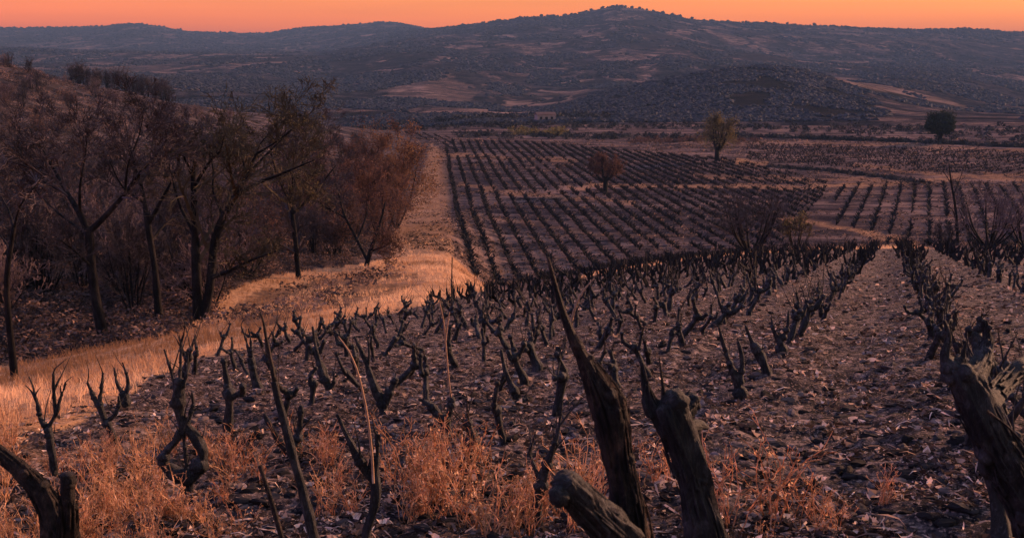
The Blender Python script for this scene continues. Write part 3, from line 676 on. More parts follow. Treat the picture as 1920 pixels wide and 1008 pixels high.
V('massive leaning black vine trunk at the right edge of the picture', [
    ('trunk', [(1990, 1120, 50), (1935, 960, 41), (1890, 870, 40), (1855, 810, 35), (1828, 755, 34), (1800, 705, 28), (1782, 682, 18)], M_CHAR),
    ('arm', [(1812, 720, 24, .1), (1838, 690, 17, .2), (1850, 640, 11, .3), (1845, 600, 5, .3)], M_CHAR),
    ('arm', [(1850, 760, 20, .15), (1880, 722, 18, .3), (1915, 690, 16, .4), (1950, 668, 11, .5)], M_CHAR),
    ('arm', [(1785, 690, 17), (1772, 668, 12), (1778, 630, 6), (1770, 600, 3)], M_CHAR),
    ('cane', [(1850, 770, 3, -.2), (1890, 800, 2.4, -.2), (1930, 842, 2, -.2)], M_CHAR2),
    ('spur', [(1812, 700, 10), (1806, 668, 5), (1812, 640, 2)], M_CHAR)], depth=3.2, drop=1, rough=.26)
V('brown scorched vine limb and sawn stub in the bottom left corner', [
    ('trunk', [(118, 1110, 34), (110, 1020, 30), (100, 965, 25), (70, 912, 19), (30, 872, 15), (0, 848, 13), (-40, 815, 10)], M_CHAR2),
    ('arm', [(122, 1060, 24, -.05), (128, 980, 17, -.08), (128, 930, 16, -.1), (127, 888, 15, -.1)], M_CHAR2)], depth=2.9, drop=1, rough=.14)
V('burnt vine with a tall thin cane rising from the bottom edge, left of centre', [
    ('trunk', [(600, 1060, 11), (583, 980, 10), (565, 910, 9), (548, 850, 9), (535, 800, 8), (522, 750, 7), (514, 715, 6)], M_CHAR),
    ('cane', [(516, 722, 5.5), (508, 680, 4.5), (500, 640, 3.5), (494, 605, 2.5), (486, 580, 1.2)], M_CHAR2),
    ('cane', [(526, 760, 4), (518, 715, 3), (508, 690, 2)], M_CHAR2)], depth=4.0, drop=1, rough=.12)
V('slender black sapling twig leaning left at the bottom edge', [
    ('stem', [(540, 1060, 6), (526, 1000, 5.5), (512, 950, 5), (498, 905, 4.5), (487, 872, 4)], M_CHAR2), ('spur', [(489, 880, 3), (482, 862, 2), (480, 850, 1)], M_TAN)], depth=3.9, drop=1, rough=.05)
V('burnt vine with a curved tan cane standing left of the orange weeds', [
    ('trunk', [(680, 1060, 14), (688, 1000, 11), (702, 950, 9), (704, 900, 9), (698, 860, 8)], M_CHAR),
    ('arm', [(700, 905, 9), (676, 865, 10), (655, 825, 6), (632, 776, 3)], M_CHAR), ('arm', [(703, 890, 8), (708, 850, 6), (707, 815, 4)], M_CHAR),
    ('cane', [(700, 905, 2.8, -.1), (697, 850, 2.6, -.1), (690, 790, 2.6, -.1), (680, 735, 2.4, -.1), (668, 690, 2.2, -.1), (652, 655, 1.8, -.1), (634, 630, 1.0, -.1)], M_TAN)], depth=4.6, drop=1, rough=.18)
V('burnt vine shaped like a diamond with two arms curving back together', [
    ('trunk', [(352, 928, 15), (350, 905, 15), (352, 885, 17)]),
    ('arm', [(352, 897, 15), (326, 884, 14), (307, 866, 12), (312, 846, 9), (328, 828, 8), (338, 808, 8)]),
    ('arm', [(352, 897, 16), (374, 872, 15), (380, 846, 13), (366, 820, 12), (350, 800, 12), (342, 778, 10)]),
    ('arm', [(344, 812, 9), (340, 790, 11), (335, 765, 13), (333, 742, 13), (335, 715, 8)]), ('arm', [(350, 890, 4), (348, 850, 4), (344, 815, 4)]),
    ('cane', [(333, 745, 6), (322, 700, 3), (308, 655, 1.5)]), ('cane', [(336, 730, 6), (338, 690, 3.5), (340, 640, 1.5)]), ('cane', [(340, 735, 5), (350, 700, 3), (352, 660, 1.5)]),
    ('cane', [(352, 790, 5), (362, 760, 4), (360, 735, 2)])], base=(352, 925))
V('thin burnt vine with three upright forks beside the grassy path, bottom left', [
    ('trunk', [(108, 905, 9), (98, 860, 8), (92, 815, 8), (88, 800, 7)]), ('arm', [(90, 805, 6), (76, 785, 5), (70, 755, 4), (60, 735, 2.5), (48, 722, 1.2)]), ('cane', [(70, 760, 3), (62, 725, 2), (54, 705, 1)]),
    ('arm', [(92, 800, 6), (104, 775, 4.5), (112, 750, 3.5), (124, 718, 1.5)]), ('arm', [(104, 775, 4), (101, 735, 3.5), (100, 700, 2.5)])], base=(110, 905))
V('small leaning burnt vine with forked arms on the left edge of the field', [
    ('trunk', [(220, 830, 8), (208, 810, 8), (197, 785, 8), (186, 758, 7)]), ('arm', [(188, 765, 6), (176, 745, 5), (164, 717, 2.5)]), ('arm', [(187, 760, 5), (190, 725, 3.5), (193, 700, 2)]),
    ('arm', [(200, 790, 5), (215, 778, 4.5), (223, 760, 4), (222, 742, 2)])], base=(220, 830))
V('short thick burnt vine at the edge of the dry path grass', [('trunk', [(234, 765, 9), (234, 748, 10), (230, 735, 8)]), ('arm', [(231, 738, 5), (220, 720, 3.5), (214, 690, 1.5)]), ('arm', [(235, 740, 6), (240, 715, 4), (230, 680, 1.5)])], base=(234, 765))
V('burnt vine with two stout arms in front of the tall cane', [('trunk', [(552, 868, 11), (550, 845, 13), (552, 828, 13)]), ('arm', [(548, 850, 8), (525, 828, 8), (508, 800, 6), (495, 775, 3)]), ('arm', [(556, 832, 10), (562, 800, 8), (565, 760, 5)])], base=(552, 868))
V('V shaped burnt vine near the centre left, two arms meeting at the ground', [('trunk', [(720, 772, 8), (718, 757, 9)]), ('arm', [(718, 762, 9), (704, 730, 8), (690, 690, 8), (676, 655, 4), (665, 630, 2)]), ('arm', [(720, 762, 8), (730, 735, 8), (742, 708, 6)]), ('cane', [(690, 690, 3), (692, 655, 2), (688, 620, 1)])], base=(720, 772))
V('burnt vine with a tall straight tan cane growing from its right arm', [('trunk', [(838, 815, 10), (836, 798, 12), (834, 786, 11)]), ('arm', [(834, 792, 9), (818, 772, 9), (802, 755, 7), (785, 748, 4)]), ('arm', [(838, 790, 8), (844, 768, 9), (846, 750, 7)]), ('cane', [(846, 752, 2.2), (840, 700, 2.0), (836, 650, 1.8), (832, 605, 1.5), (824, 565, 1.0)], M_TAN), ('cane', [(835, 640, 1.6), (840, 600, 1.5), (843, 585, 1)], M_TAN)], base=(838, 815))
V('short bent burnt vine stump standing alone right of the tan cane', [('trunk', [(972, 754, 9), (966, 738, 9), (954, 712, 7), (944, 680, 5), (940, 655, 3)]), ('arm', [(970, 752, 7), (982, 750, 5), (988, 748, 3)])], base=(972, 754))
V('small stump snapped off short on the bare soil in the middle of the field', [('trunk', [(968, 820, 8), (966, 806, 7), (958, 790, 5)]), ('spur', [(966, 808, 3), (976, 800, 2), (982, 796, 1.2)])], base=(968, 820))
V('burnt vine leaning right among the orange weeds in the foreground', [('trunk', [(1004, 985, 16), (1008, 940, 14), (1018, 895, 12), (1030, 860, 9)]), ('arm', [(1026, 870, 9), (1040, 830, 6), (1048, 800, 4), (1054, 748, 2)]), ('arm', [(1012, 900, 7), (1000, 870, 4), (992, 850, 2)])], base=(1004, 985))
V('leaning burnt vine with one thick bare arm, left of centre', [('trunk', [(622, 745, 8), (618, 728, 9), (606, 705, 9), (598, 680, 7), (592, 650, 4), (586, 612, 2)]), ('arm', [(622, 730, 6), (626, 715, 4), (626, 700, 2)])], base=(622, 745))
V('burnt vine with a fan of thin upright canes beside the path', [('trunk', [(488, 745, 9), (484, 725, 9), (476, 700, 8), (470, 670, 6)]), ('cane', [(470, 672, 4), (462, 640, 2.5), (452, 610, 1)]), ('cane', [(472, 680, 4), (470, 640, 2.5), (466, 615, 1)])], base=(488, 745))
V('burnt vine with two crossing arms, nearest in the row left of the bare strip', [('trunk', [(1390, 748, 12), (1386, 728, 13), (1378, 705, 9)]), ('arm', [(1380, 710, 8), (1368, 680, 6), (1355, 640, 4), (1348, 612, 2)]), ('arm', [(1386, 718, 8), (1392, 680, 5), (1384, 640, 3)])], base=(1390, 748))
V('thick burnt vine tapering up to the left in the row beside the bare strip', [('trunk', [(1440, 702, 12), (1434, 685, 12), (1422, 662, 10), (1408, 635, 6), (1398, 610, 2)])], base=(1440, 702))
V('burnt vine with a forked top in the row beside the bare strip', [('trunk', [(1468, 668, 10), (1464, 650, 11), (1460, 630, 9)]), ('arm', [(1462, 640, 7), (1450, 618, 5), (1446, 595, 2)]), ('arm', [(1466, 638, 7), (1476, 612, 5), (1478, 585, 2)])], base=(1468, 668))
V('burnt vine with an upright trunk and side spur, left of the forked foreground trunk', [('trunk', [(1050, 690, 8), (1048, 670, 8), (1046, 650, 5)]), ('arm', [(1048, 672, 5), (1058, 655, 3), (1060, 635, 1.5)])], base=(1050, 690))
V('pale bowed cane arching right above the field edge', [('cane', [(1070, 618, 2.6), (1074, 590, 2.4), (1084, 562, 2.2), (1098, 540, 2), (1114, 522, 1.4)], M_TAN), ('stem', [(1070, 622, 5), (1070, 612, 4)], M_CHAR)], base=(1070, 622))
V('slim dark cane standing upright in front of the grassy path', [('cane', [(846, 590, 2.6), (847, 560, 2), (847, 520, 1.6), (848, 482, 1.1)], M_CHAR2), ('stem', [(846, 592, 5), (847, 578, 4)], M_CHAR)], base=(846, 592))

def ordinal(n):
    w = ['', 'first', 'second', 'third', 'fourth', 'fifth', 'sixth', 'seventh', 'eighth', 'ninth', 'tenth', 'eleventh', 'twelfth', 'thirteenth', 'fourteenth', 'fifteenth', 'sixteenth', 'seventeenth', 'eighteenth', 'nineteenth', 'twentieth']
    if n <= 20: return w[n]
    tens = {2: 'twenty', 3: 'thirty', 4: 'forty', 5: 'fifty', 6: 'sixty', 7: 'seventy'}[n // 10]
    return (tens + '-' + w[n % 10]) if n % 10 else tens[:-1] + 'ieth'
rng = np.random.default_rng(77); cand = []
for side_, q0, dq, kmax in (('right', QR, 2.2, 14), ('left', QL, -1.55, 60)):
    for k in range(kmax):
        qk = q0 + dq * k; step_ = .82 if side_ == 'left' else (.55 if k == 0 else .8)
        a_ = -20.0; cnt = 0
        while a_ < 110:
            a_ += step_ * (.85 + .3 * rng.random()); qj = qk + rng.normal() * .12; jx = rng.random(); rot = rng.random() * 6.28; v = int(rng.integers(0, 14)); sc = .80 + .50 * rng.random(); lean = rng.normal(size=2) * .2
            x, y = DR * a_ + DQ * qj
            if y < 3.4: continue
            u_ = x / y
            if y > float(edge_d(u_)) * .985 or jx < .06: continue
            if side_ == 'left' and k == 0 and y < 11.0: continue
            z = float(gzr(np.array([x]), np.array([y]))[0]); px, py = proj(np.array([x, y, z]))
            if px < -70 or px > 1990 or py > 1130: continue
            if float(grass_mask(np.array([x]), np.array([y]), np.array([z]))[0]) > .55 and y > 9: continue
            if any(np.hypot(*(h_ - (x, y))) < (.8 if y < 9 else .55) for h_ in HAND): continue
            if y < 6.0 and px < 1700: continue
            if y < 9 and 1050 < px < 1400: continue
            if px < 430 and y < 15.5: continue
            if y < 10 and 440 < px < 1040 and jx < .45: continue
            cnt += 1
            big = 1.0 if side_ == 'right' else .96
            cand.append((y, x, z, rot, v, sc * big, lean, side_, k, cnt))
cand.sort(key=lambda c: c[0])
NIND = 300 - len(HAND)
WHICH = {1: 'single-armed', 2: 'two-armed', 3: 'three-armed', 4: 'four-armed'}
labels_n = 0
for c in cand[:NIND]:
    y, x, z, rot, v, sc, lean, side_, k, cnt = c; tm, ams, cms, na = protoV[v]
    row = ('first' if k == 0 else ordinal(k + 1)) + ' row ' + side_ + ' of bare strip'
    lab = '%s burnt vine, %s up the %s' % (WHICH[na], ordinal(cnt), row)
    if y < 24:
        r_ = empty('burnt_vine', (x, y, z), rot); r_.rotation_euler = (lean[0], lean[1], rot); r_.scale = (sc,) * 3; tag(r_, lab, 'vine', GROUP_V)
        obj('trunk', tm, r_)
        for m_ in ams: obj('arm', m_, r_)
        for m_ in cms: obj('cane', m_, r_)
    else:
        r_ = obj('burnt_vine', protoJ[v]); r_.location = (x, y, z); r_.rotation_euler = (lean[0], lean[1], rot); r_.scale = (sc,) * 3; tag(r_, lab, 'vine', GROUP_V)
lowp = [lowvine(np.random.default_rng(500 + k)) for k in range(10)]
rest = cand[NIND:]
def M_of(rot, lean, sc): 
    return (rotz(np.array(rot)) @ rotx(np.array(lean)) * np.array(sc)[:, None, None])
if rest:
    V_, F_, I_ = scatter(lowp, np.array([c[4] % 10 for c in rest]), M_of([c[3] for c in rest], [c[6][0] for c in rest], [c[5] * 1.15 for c in rest]), np.array([[c[1], c[0], c[2]] for c in rest]))
    o = obj('far_vines', mkmesh('far_vines', V_, [F_], M_FVINE, False)); tag(o, 'far rows of small burnt vines near the crest of the field', 'vines', kind='stuff')
print('near vines', len(cand), 'hand', len(HAND))

# ------------------------------------------------------------------ vine rows on the valley floor
def field_rows(name, label, direction, spacing, step, poly, yr, ur, seed, scale=.86, miss=.04):
    rng = np.random.default_rng(seed); A = math.atan(direction); dr = np.array([math.sin(A), math.cos(A)]); dq = np.array([math.cos(A), -math.sin(A)])
    qs = np.arange(-300, 300, spacing); as_ = np.arange(60, 420, step); Q_, A_ = np.meshgrid(qs, as_); Q_ = Q_ + rng.normal(size=Q_.shape) * .07 + .45 * (vnoise(Q_ / 7, A_ / 30, 3) - .5); A_ = A_ + rng.normal(size=A_.shape) * .15
    X = (dr[0] * A_ + dq[0] * Q_).ravel(); Y = (dr[1] * A_ + dq[1] * Q_).ravel(); k = (Y > yr[0]) & (Y < yr[1]) & (X / Y > ur[0]) & (X / Y < ur[1]); X, Y = X[k], Y[k]
    Z = gz(X, Y); px, py = proj(np.stack([X, Y, Z], -1)); G = grass_mask(X, Y, Z)
    k = (poly_mask(px, py, poly) > 0) & (G < .5) & (rng.random(len(X)) > miss + np.clip((X / Y - .06) * 1.3, 0, .32)) & (fbm(X / 5, Y / 9, 2, seed) > .24); X, Y, Z = X[k], Y[k], Z[k]; n = len(X)
    sc = scale * (.75 + .5 * rng.random(n)); Mx = rotz(rng.random(n) * 6.3) * sc[:, None, None]; Mx[:, :, :2] *= 1.25
    V_, F_, _ = scatter(tiny, rng.integers(0, len(tiny), n), Mx, np.stack([X, Y, Z - .02], -1))
    o = obj(name, mkmesh(name, V_, [F_], M_FVINE, False)); tag(o, label, 'vines', kind='stuff'); print(name, n)
tiny = []
def stubble():
    rng = R_(66) if 'R_' in globals() else np.random.default_rng(66); pr = []
    for k in range(6):
        n = 7; c = rng.normal(size=(n, 3)) * np.array([1, .6, .25]); c[:, 2] = np.abs(c[:, 2]); a = rng.normal(size=(n, 3)) * .5; b = rng.normal(size=(n, 3)) * .5; pr.append((np.stack([c - a, c + b, c + a], 1).reshape(-1, 3), np.arange(n * 3).reshape(n, 3)))
    m = 60000; d = 92 + 220 * rng.random(m) ** 1.25; u = -.1 + .64 * rng.random(m); X = u * d; Z = gz(X, d); k = fbm(X / 6, d / 6, 3, 15) + .25 * (rng.random(m) - .5) > .5; X, d, Z = X[k], d[k], Z[k]; m = len(X)
    s_ = (.05 + .13 * rng.random(m) ** 2) * (.7 + d / 300); V_, F_, I_ = scatter(pr, rng.integers(0, 6, m), rotz(rng.random(m) * 6.3) * s_[:, None, None], np.stack([X, d, Z], -1))
    o = obj('field_stubble', mkmesh('field_stubble', V_, [F_], M_STUB, False, tone=(.25 + .75 * rng.random(m) ** 1.5)[I_])); tag(o, 'dry stubble and dark weeds between the valley vine rows', 'stubble', kind='stuff'); print('stubble', m)
stubble()
for k in range(8):
    rng = np.random.default_rng(900 + k); P = [[(0, 0, -.1), (0, 0, .3)]]; R = [(.10, .08)]
    for j in range(4): a = rng.random() * 6.28; l = .25 + .2 * rng.random(); P.append([(0, 0, .22), (math.cos(a) * l, math.sin(a) * l, .4 + .4 * rng.random())]); R.append((.08, .035))
    tiny.append(tubes3(np.array(P), np.array(R)))
field_rows('valley_vine_rows', 'long dark rows of burnt vines running up the valley floor', VV, 2.2, .45, [(835, 262), (1000, 268), (1380, 300), (1560, 345), (1500, 420), (1440, 480), (1330, 500), (1100, 560), (880, 560), (848, 478), (846, 400)], (90, 300), (-.1, .33), 31)
field_rows('right_vine_rows', 'dark vine rows in the small valley plot at right', .385, 2.3, .6, [(1570, 345), (1940, 325), (1940, 480), (1700, 470), (1560, 420)], (105, 190), (.2, .52), 32)
field_rows('upper_vine_rows', 'fine vine rows in the upper right plot below the hedge', .95, 2.6, .8, [(1400, 268), (1940, 285), (1940, 325), (1720, 325), (1400, 300)], (180, 300), (.1, .55), 33)
field_rows('back_vine_rows', 'pale striped vine plot at the far end of the track', -.2, 2.4, 1.6, [(700, 238), (850, 258), (860, 290), (800, 262)], (230, 340), (-.14, .0), 34)

# ------------------------------------------------------------------ trees
def build_tree(name, label, cat, limbs, base, levels, rng, barkm, twigm, leaf=None, group=None, sides=9, rough=.1, up=.02, twigmin=.010, start=0, depth=None, wob=.14):
    """limbs: list of pixel strokes [(x, y, halfwidth, depth offset)]; the first is the trunk"""
    g = hit(*base); d = g[1]; org = g.copy(); root = empty(name, org); tag(root, label, cat, group)
    w = Wood(); PP = []; RRr = []
    for li, pts in enumerate(limbs):
        P = np.array([at(p[0], p[1], d + (p[3] if len(p) > 3 else 0)) - org for p in pts]); R = [max(p[2] * .70, .4) / F * d for p in pts]
        if li == 0: P[0, 2] -= .15
        w.tube(P, R, sides=sides, step=.35, rough=rough)
        if li >= start:
            t = np.linspace(0, 1, 6); q, r_ = resample(P, R, .3); tt = np.linspace(0, 1, len(q)); PP.append(np.stack([np.interp(t, tt, q[:, i]) for i in range(3)], -1)); RRr.append(np.interp(t, tt, r_))
    obj('trunk', w.mesh('trunk', barkm), root)
    crown(root, np.array(PP), np.array(RRr), levels, rng, twigm, leaf, up, twigmin, wob); return root
def crown(root, P, R, levels, rng, twigm, leaf, up, twigmin, wob=.14):
    Vs = []; Qs = []; n = 0; tips = None
    for (nc, ang, ratio) in levels:
        P, R = grow(rng, P, R, nc, ang, ratio, up, 5, .22, wob); R = np.maximum(R, twigmin); v, q = tubes3(P, R); Vs.append(v); Qs.append(q + n); n += len(v)
    obj('crown', mkmesh('crown', np.vstack(Vs), [np.vstack(Qs)], twigm, False), root)
    if leaf:
        lm, nl, size, spread = leaf; tips = P[:, -2:].reshape(-1, 3); v, f = leaves_at(rng, tips, nl, size, spread); obj('foliage', mkmesh('foliage', v, [f], lm, False), root)
R_ = np.random.default_rng
build_tree('bare_tree', 'tall slim bare tree standing nearest the left edge of the picture', 'tree', [
    [(28, 712, 11), (22, 650, 9.5), (15, 580, 8.5), (13, 520, 7.5), (20, 465, 6.5), (27, 420, 5.5)], [(26, 430, 4, 0), (15, 390, 2.6, .5), (-10, 350, 1.4, 1), (-30, 310, .8, 1)], [(27, 425, 4), (38, 385, 2.6, -.4), (58, 360, 1.6, -.8), (80, 330, .8, -1)],
    [(20, 470, 3), (0, 440, 2, .6), (-25, 420, 1, 1.2)]], (28, 712), [(5, .6, .5), (5, .6, .55), (5, .6, .6)], R_(1), M_TREE, M_TWIG, None, None, start=1)
build_tree('bare_tree', 'large bare tree with a wide V fork and tall trunk, at left', 'tree', [
    [(200, 645, 18), (190, 610, 14), (180, 560, 13), (172, 500, 12), (168, 450, 12), (165, 425, 11)], [(168, 440, 10), (150, 400, 8.5), (128, 365, 6.5, .5), (105, 325, 4.5, 1), (80, 280, 2.8, 1.6), (55, 240, 1.4, 2)],
    [(172, 430, 9), (200, 402, 7.5, -.4), (235, 362, 5.5, -.8), (262, 325, 4.4, -1), (292, 290, 3.2, -1.2), (325, 245, 1.4, -1.4)], [(150, 400, 5, 0), (150, 350, 3.4, -.8), (160, 290, 2, -1.4), (165, 230, 1, -2)], [(235, 362, 4, -1), (240, 310, 2.6, -1.6), (262, 250, 1.5, -2), (270, 205, .8, -2)],
    [(128, 365, 4, .6), (90, 345, 2.6, 1.6), (50, 320, 1.4, 2.4)], [(172, 500, 4, 0), (140, 470, 2.6, -1), (100, 440, 1.4, -1.6)], [(165, 440, 5), (110, 400, 3, 1), (70, 360, 1.6, 1.6), (30, 300, .9, 2)]], (198, 645), [(9, .75, .42), (6, .7, .55), (6, .7, .6), (4, .7, .6)], R_(2), M_TREE, M_TWIG, None, None, start=1)
build_tree('bare_tree', 'dark bare tree between the two largest trees at left', 'tree', [
    [(300, 602, 14), (295, 560, 10), (290, 500, 9), (280, 440, 9), (275, 400, 8)], [(276, 410, 7), (265, 350, 5, .5), (250, 300, 3, 1), (235, 230, 1.2, 1.6)], [(278, 420, 7), (300, 380, 4.6, -.5), (330, 320, 2.6, -1), (345, 250, 1.2, -1.6)], [(285, 450, 4), (310, 420, 3, 1), (340, 400, 1.5, 2)], [(270, 380, 4), (230, 350, 2.6, -.8), (205, 300, 1.3, -1.4)]],
    (300, 606), [(9, .75, .45), (6, .7, .55), (6, .7, .6), (4, .7, .6)], R_(3), M_TREE, M_TWIG, None, None, start=1)
build_tree('bare_tree', 'largest tree at left, twin-trunked with an olive tinted wide crown', 'tree', [
    [(372, 602, 15), (370, 560, 13), (368, 500, 12), (366, 440, 10), (364, 380, 8), (362, 330, 6), (366, 300, 3.6), (376, 270, 1.4)],
    [(380, 600, 14, .1), (392, 545, 11), (398, 490, 12), (405, 440, 11), (422, 400, 10), (440, 370, 8), (462, 330, 5.5), (478, 295, 3.6), (488, 270, 2), (505, 250, 1)],
    [(436, 372, 7), (480, 345, 5, -.8), (530, 325, 3.2, -1.4), (590, 300, 1.4, -2)], [(462, 330, 5), (500, 290, 3.6, 1), (540, 250, 2.4, 1.6), (590, 205, 1.2, 2)], [(366, 440, 6), (340, 390, 4, .6), (322, 330, 2.6, 1.2), (312, 265, 1.2, 2)],
    [(364, 350, 5), (395, 300, 3.6, -.8), (412, 285, 2.4, -1.4), (420, 255, 1.1, -2)], [(478, 290, 3.4), (515, 268, 2.2, -1), (550, 240, 1.1, -1.4)], [(395, 520, 7), (430, 508, 5.4, -.8), (470, 488, 3.6, -1.4), (520, 470, 1.6, -2)], [(420, 405, 5), (400, 360, 3.4, 1), (400, 320, 2.2, 1.6), (390, 270, 1, 2)],
    [(362, 335, 4), (340, 280, 2.6, -1), (325, 260, 1.2, -2)], [(500, 345, 3, 1), (550, 330, 2, 2), (600, 360, 1, 3)], [(462, 330, 4, 0), (450, 270, 2.5, 1.5), (455, 250, 1.1, 2.5)]],
    (376, 603), [(9, .85, .38), (6, .75, .55), (6, .7, .6), (4, .7, .6)], R_(4), M_TREE, M_TWIGY, (M_LOLV, 1500, .04, .2), None, start=0)
build_tree('bare_tree', 'bare dark tree behind and right of the twin-trunked tree', 'tree', [
    [(560, 520, 8), (555, 460, 7), (548, 400, 6), (545, 350, 5)], [(546, 360, 4.5), (570, 300, 3, .5), (592, 260, 1.6, 1), (610, 235, .8, 1.6)], [(545, 380, 4.5), (520, 330, 3, -.8), (505, 270, 1.5, -1.4)], [(550, 400, 4), (590, 360, 3, 0), (630, 310, 1.4, .6)], [(548, 370, 3), (550, 310, 2, -1), (556, 250, 1, -2)]],
    (562, 522), [(9, .75, .5), (6, .7, .55), (6, .7, .6), (4, .7, .6)], R_(5), M_TREE, M_TWIG, None, None, start=0)
build_tree('leafy_tree', 'russet-leaved tree with a dark leaning trunk at the end of the grassy knoll', 'tree', [
    [(686, 498, 7), (695, 470, 6), (705, 440, 5), (715, 410, 3.4), (722, 380, 2)], [(690, 490, 5), (670, 450, 4, .6), (645, 400, 3, 1), (630, 340, 1.6, 1.4), (620, 300, .8, 1.6)], [(695, 470, 3.6), (720, 462, 2.2, -.5), (735, 452, 1, -.8)], [(670, 450, 3), (690, 390, 2.4, 1), (690, 330, 1.2, 1.4)], [(650, 410, 2.6, 1), (600, 380, 1.8, 1), (570, 350, 1, 1)]],
    (686, 499), [(9, .8, .55), (6, .7, .55), (6, .7, .6), (3, .6, .6)], R_(6), M_TREE, M_LBRN, (M_LRED, 9000, .065, .3), None, start=1)

def ball_tree(name, label, cat, x, ybase, wpx, hpx, depth, rng, barkm, twigm, leaf=None, group=None, stems=1, trunk_frac=.3, nl=None, spread=.5, trunkpx=3, extra=3, up=.2, wtop=1.0, fill=0, lsz=.0006):
    """a free-standing tree or shrub: stems from the base, a crown that fills wpx by hpx"""
    if depth is None: g = hit(x, ybase)
    else:
        u, s = pix(x, ybase); g = np.array([u * depth, depth, 0.]); g[2] = gz(g[:1], g[1:2])[0]
    d = g[1]; H = hpx / F * d; Wd = wpx / F * d * .5; r0 = trunkpx / F * d; root = empty(name, g); tag(root, label, cat, group); w = Wood(); PP = []; RR_ = []
    nb = 7 if stems == 1 else stems
    if stems == 1: w.tube(np.array([[0, 0, -.3], [rng.normal() * .1, 0, H * trunk_frac], [rng.normal() * .2, rng.normal() * .2, H * (trunk_frac + .25)]]), [r0 * 1.2, r0, r0 * .6], sides=6, step=.5, rough=.1)
    for i in range(nb):
        a = i * 2.4 + rng.random(); o = np.array([0, 0, H * trunk_frac * (.8 + .3 * rng.random())]) if stems == 1 else np.array([math.cos(a) * r0, math.sin(a) * r0, -.1])
        e = .35 + .6 * rng.random(); tip = np.array([math.cos(a) * Wd * .75 * e, math.sin(a) * Wd * .75 * e, H * (.92 - .28 * e ** 2 * wtop)]); m_ = o * .4 + tip * .6; m_[2] = o[2] + (tip[2] - o[2]) * .42
        P = np.array([o, m_, tip]); w.tube(P, [r0 * .7, r0 * .45, r0 * .15], sides=4, step=.6, rough=.05)
        t = np.linspace(0, 1, 6); q, r_ = resample(P, [r0 * .7, r0 * .45, r0 * .15], .4); tt = np.linspace(0, 1, len(q)); PP.append(np.stack([np.interp(t, tt, q[:, i_]) for i_ in range(3)], -1)); RR_.append(np.interp(t, tt, r_))
    obj('trunk', w.mesh('trunk', barkm), root)
    lf_ = (leaf, nl or 1500, .0006 * d + .03, spread * Wd * .12) if leaf else None
    crown(root, np.array(PP), np.array(RR_), [(6, .7, .42), (5, .7, .5), (5, .7, .55)][:extra], rng, twigm, lf_, up, .00016 * d)
    if fill:
        q = rng.normal(size=(fill, 3)); q /= np.linalg.norm(q, axis=1)[:, None]; lum = vnoise3(q * 2.2 + 5, 4); q *= ((.35 + .65 * rng.random(fill) ** .5) * (.72 + .5 * lum))[:, None]; q[:, 2] = np.where(q[:, 2] < 0, q[:, 2] * .75, q[:, 2])
        q = q * np.array([Wd, Wd, H * (1 - trunk_frac) * .52]) + np.array([0, 0, H * (trunk_frac + (1 - trunk_frac) * .46)]); v, f = leaves_at(rng, q, fill, lsz * d + .03, .1); obj('leaves', mkmesh('leaves', v, [f], leaf, False), root)
    return root
# orange and rust shrubs bordering the track
ball_tree('leafy_bush', 'large orange-brown rounded bush beside the track, topmost of the thicket', 'bush', 742, 400, 185, 172, 122, R_(11), M_TREE, M_LBRN, M_LORG, None, 5, nl=9000, trunkpx=3, trunk_frac=.12, fill=5500)
ball_tree('leafy_bush', 'rust brown bush at left of the largest orange bush', 'bush', 665, 415, 180, 150, 112, R_(12), M_TREE, M_LBRN, M_LBRN, None, 6, nl=6000, trunk_frac=.12, fill=6000)
ball_tree('leafy_bush', 'dark rust bush in front of the orange bush at the track', 'bush', 716, 440, 140, 140, 100, R_(13), M_TREE, M_LBRN, M_LRED, None, 5, nl=5000, trunk_frac=.12, fill=5000)
ball_tree('leafy_bush', 'low brown bush at the foot of the russet tree', 'bush', 640, 470, 110, 110, 92, R_(14), M_TREE, M_TWIG, M_LBRN, None, 5, nl=5000)
ball_tree('lone_tree', 'small russet tree with a dark trunk alone among the valley rows', 'tree', 1135, 362, 80, 72, None, R_(21), M_TREE, M_LBRN, M_LRED, None, 1, .34, nl=5200, trunkpx=4.5, fill=900)
ball_tree('lone_tree', 'sparse olive-yellow tree at the back of the valley rows', 'tree', 1345, 302, 84, 80, None, R_(22), M_TREE, M_TWIGY, M_LOLV, None, 1, .2, nl=2500, trunkpx=4, spread=.8, fill=1600)
ball_tree('lone_tree', 'dense dark green round tree on the far hedge line at right', 'tree', 1762, 268, 54, 54, None, R_(23), M_TREE, M_TWIG, M_LGRN, None, 1, .28, nl=3500, trunkpx=4.5, spread=1.1, wtop=.6, fill=6000, lsz=.0011)
ball_tree('bare_shrub', 'bare shrub fanning out in many stems on the crest of the field', 'shrub', 1408, 476, 215, 112, 84, R_(24), M_TREE, M_TWIG, None, None, 15, trunkpx=4, up=.05)
ball_tree('bare_shrub', 'yellowish thin shrub right of the fan-shaped bare shrub', 'shrub', 1492, 474, 90, 66, 86, R_(25), M_TREE, M_TWIGY, M_LOLV, None, 6, nl=500, trunkpx=2.5)
ball_tree('bare_shrub', 'purple-brown bare shrub beside the slim pole-like tree at right', 'shrub', 1855, 462, 190, 112, 88, R_(26), M_TREE, M_TWIGP, None, None, 14, trunkpx=3, up=.05)
ball_tree('bare_shrub', 'bare brown shrub against the right edge of the picture', 'shrub', 1925, 470, 110, 100, 86, R_(27), M_TREE, M_TWIGP, None, None, 8, trunkpx=3)
ball_tree('bare_shrub', 'low dark brush left of the slim pole-like tree', 'shrub', 1770, 470, 80, 44, 84, R_(28), M_TREE, M_TWIG, None, None, 8, trunkpx=3)
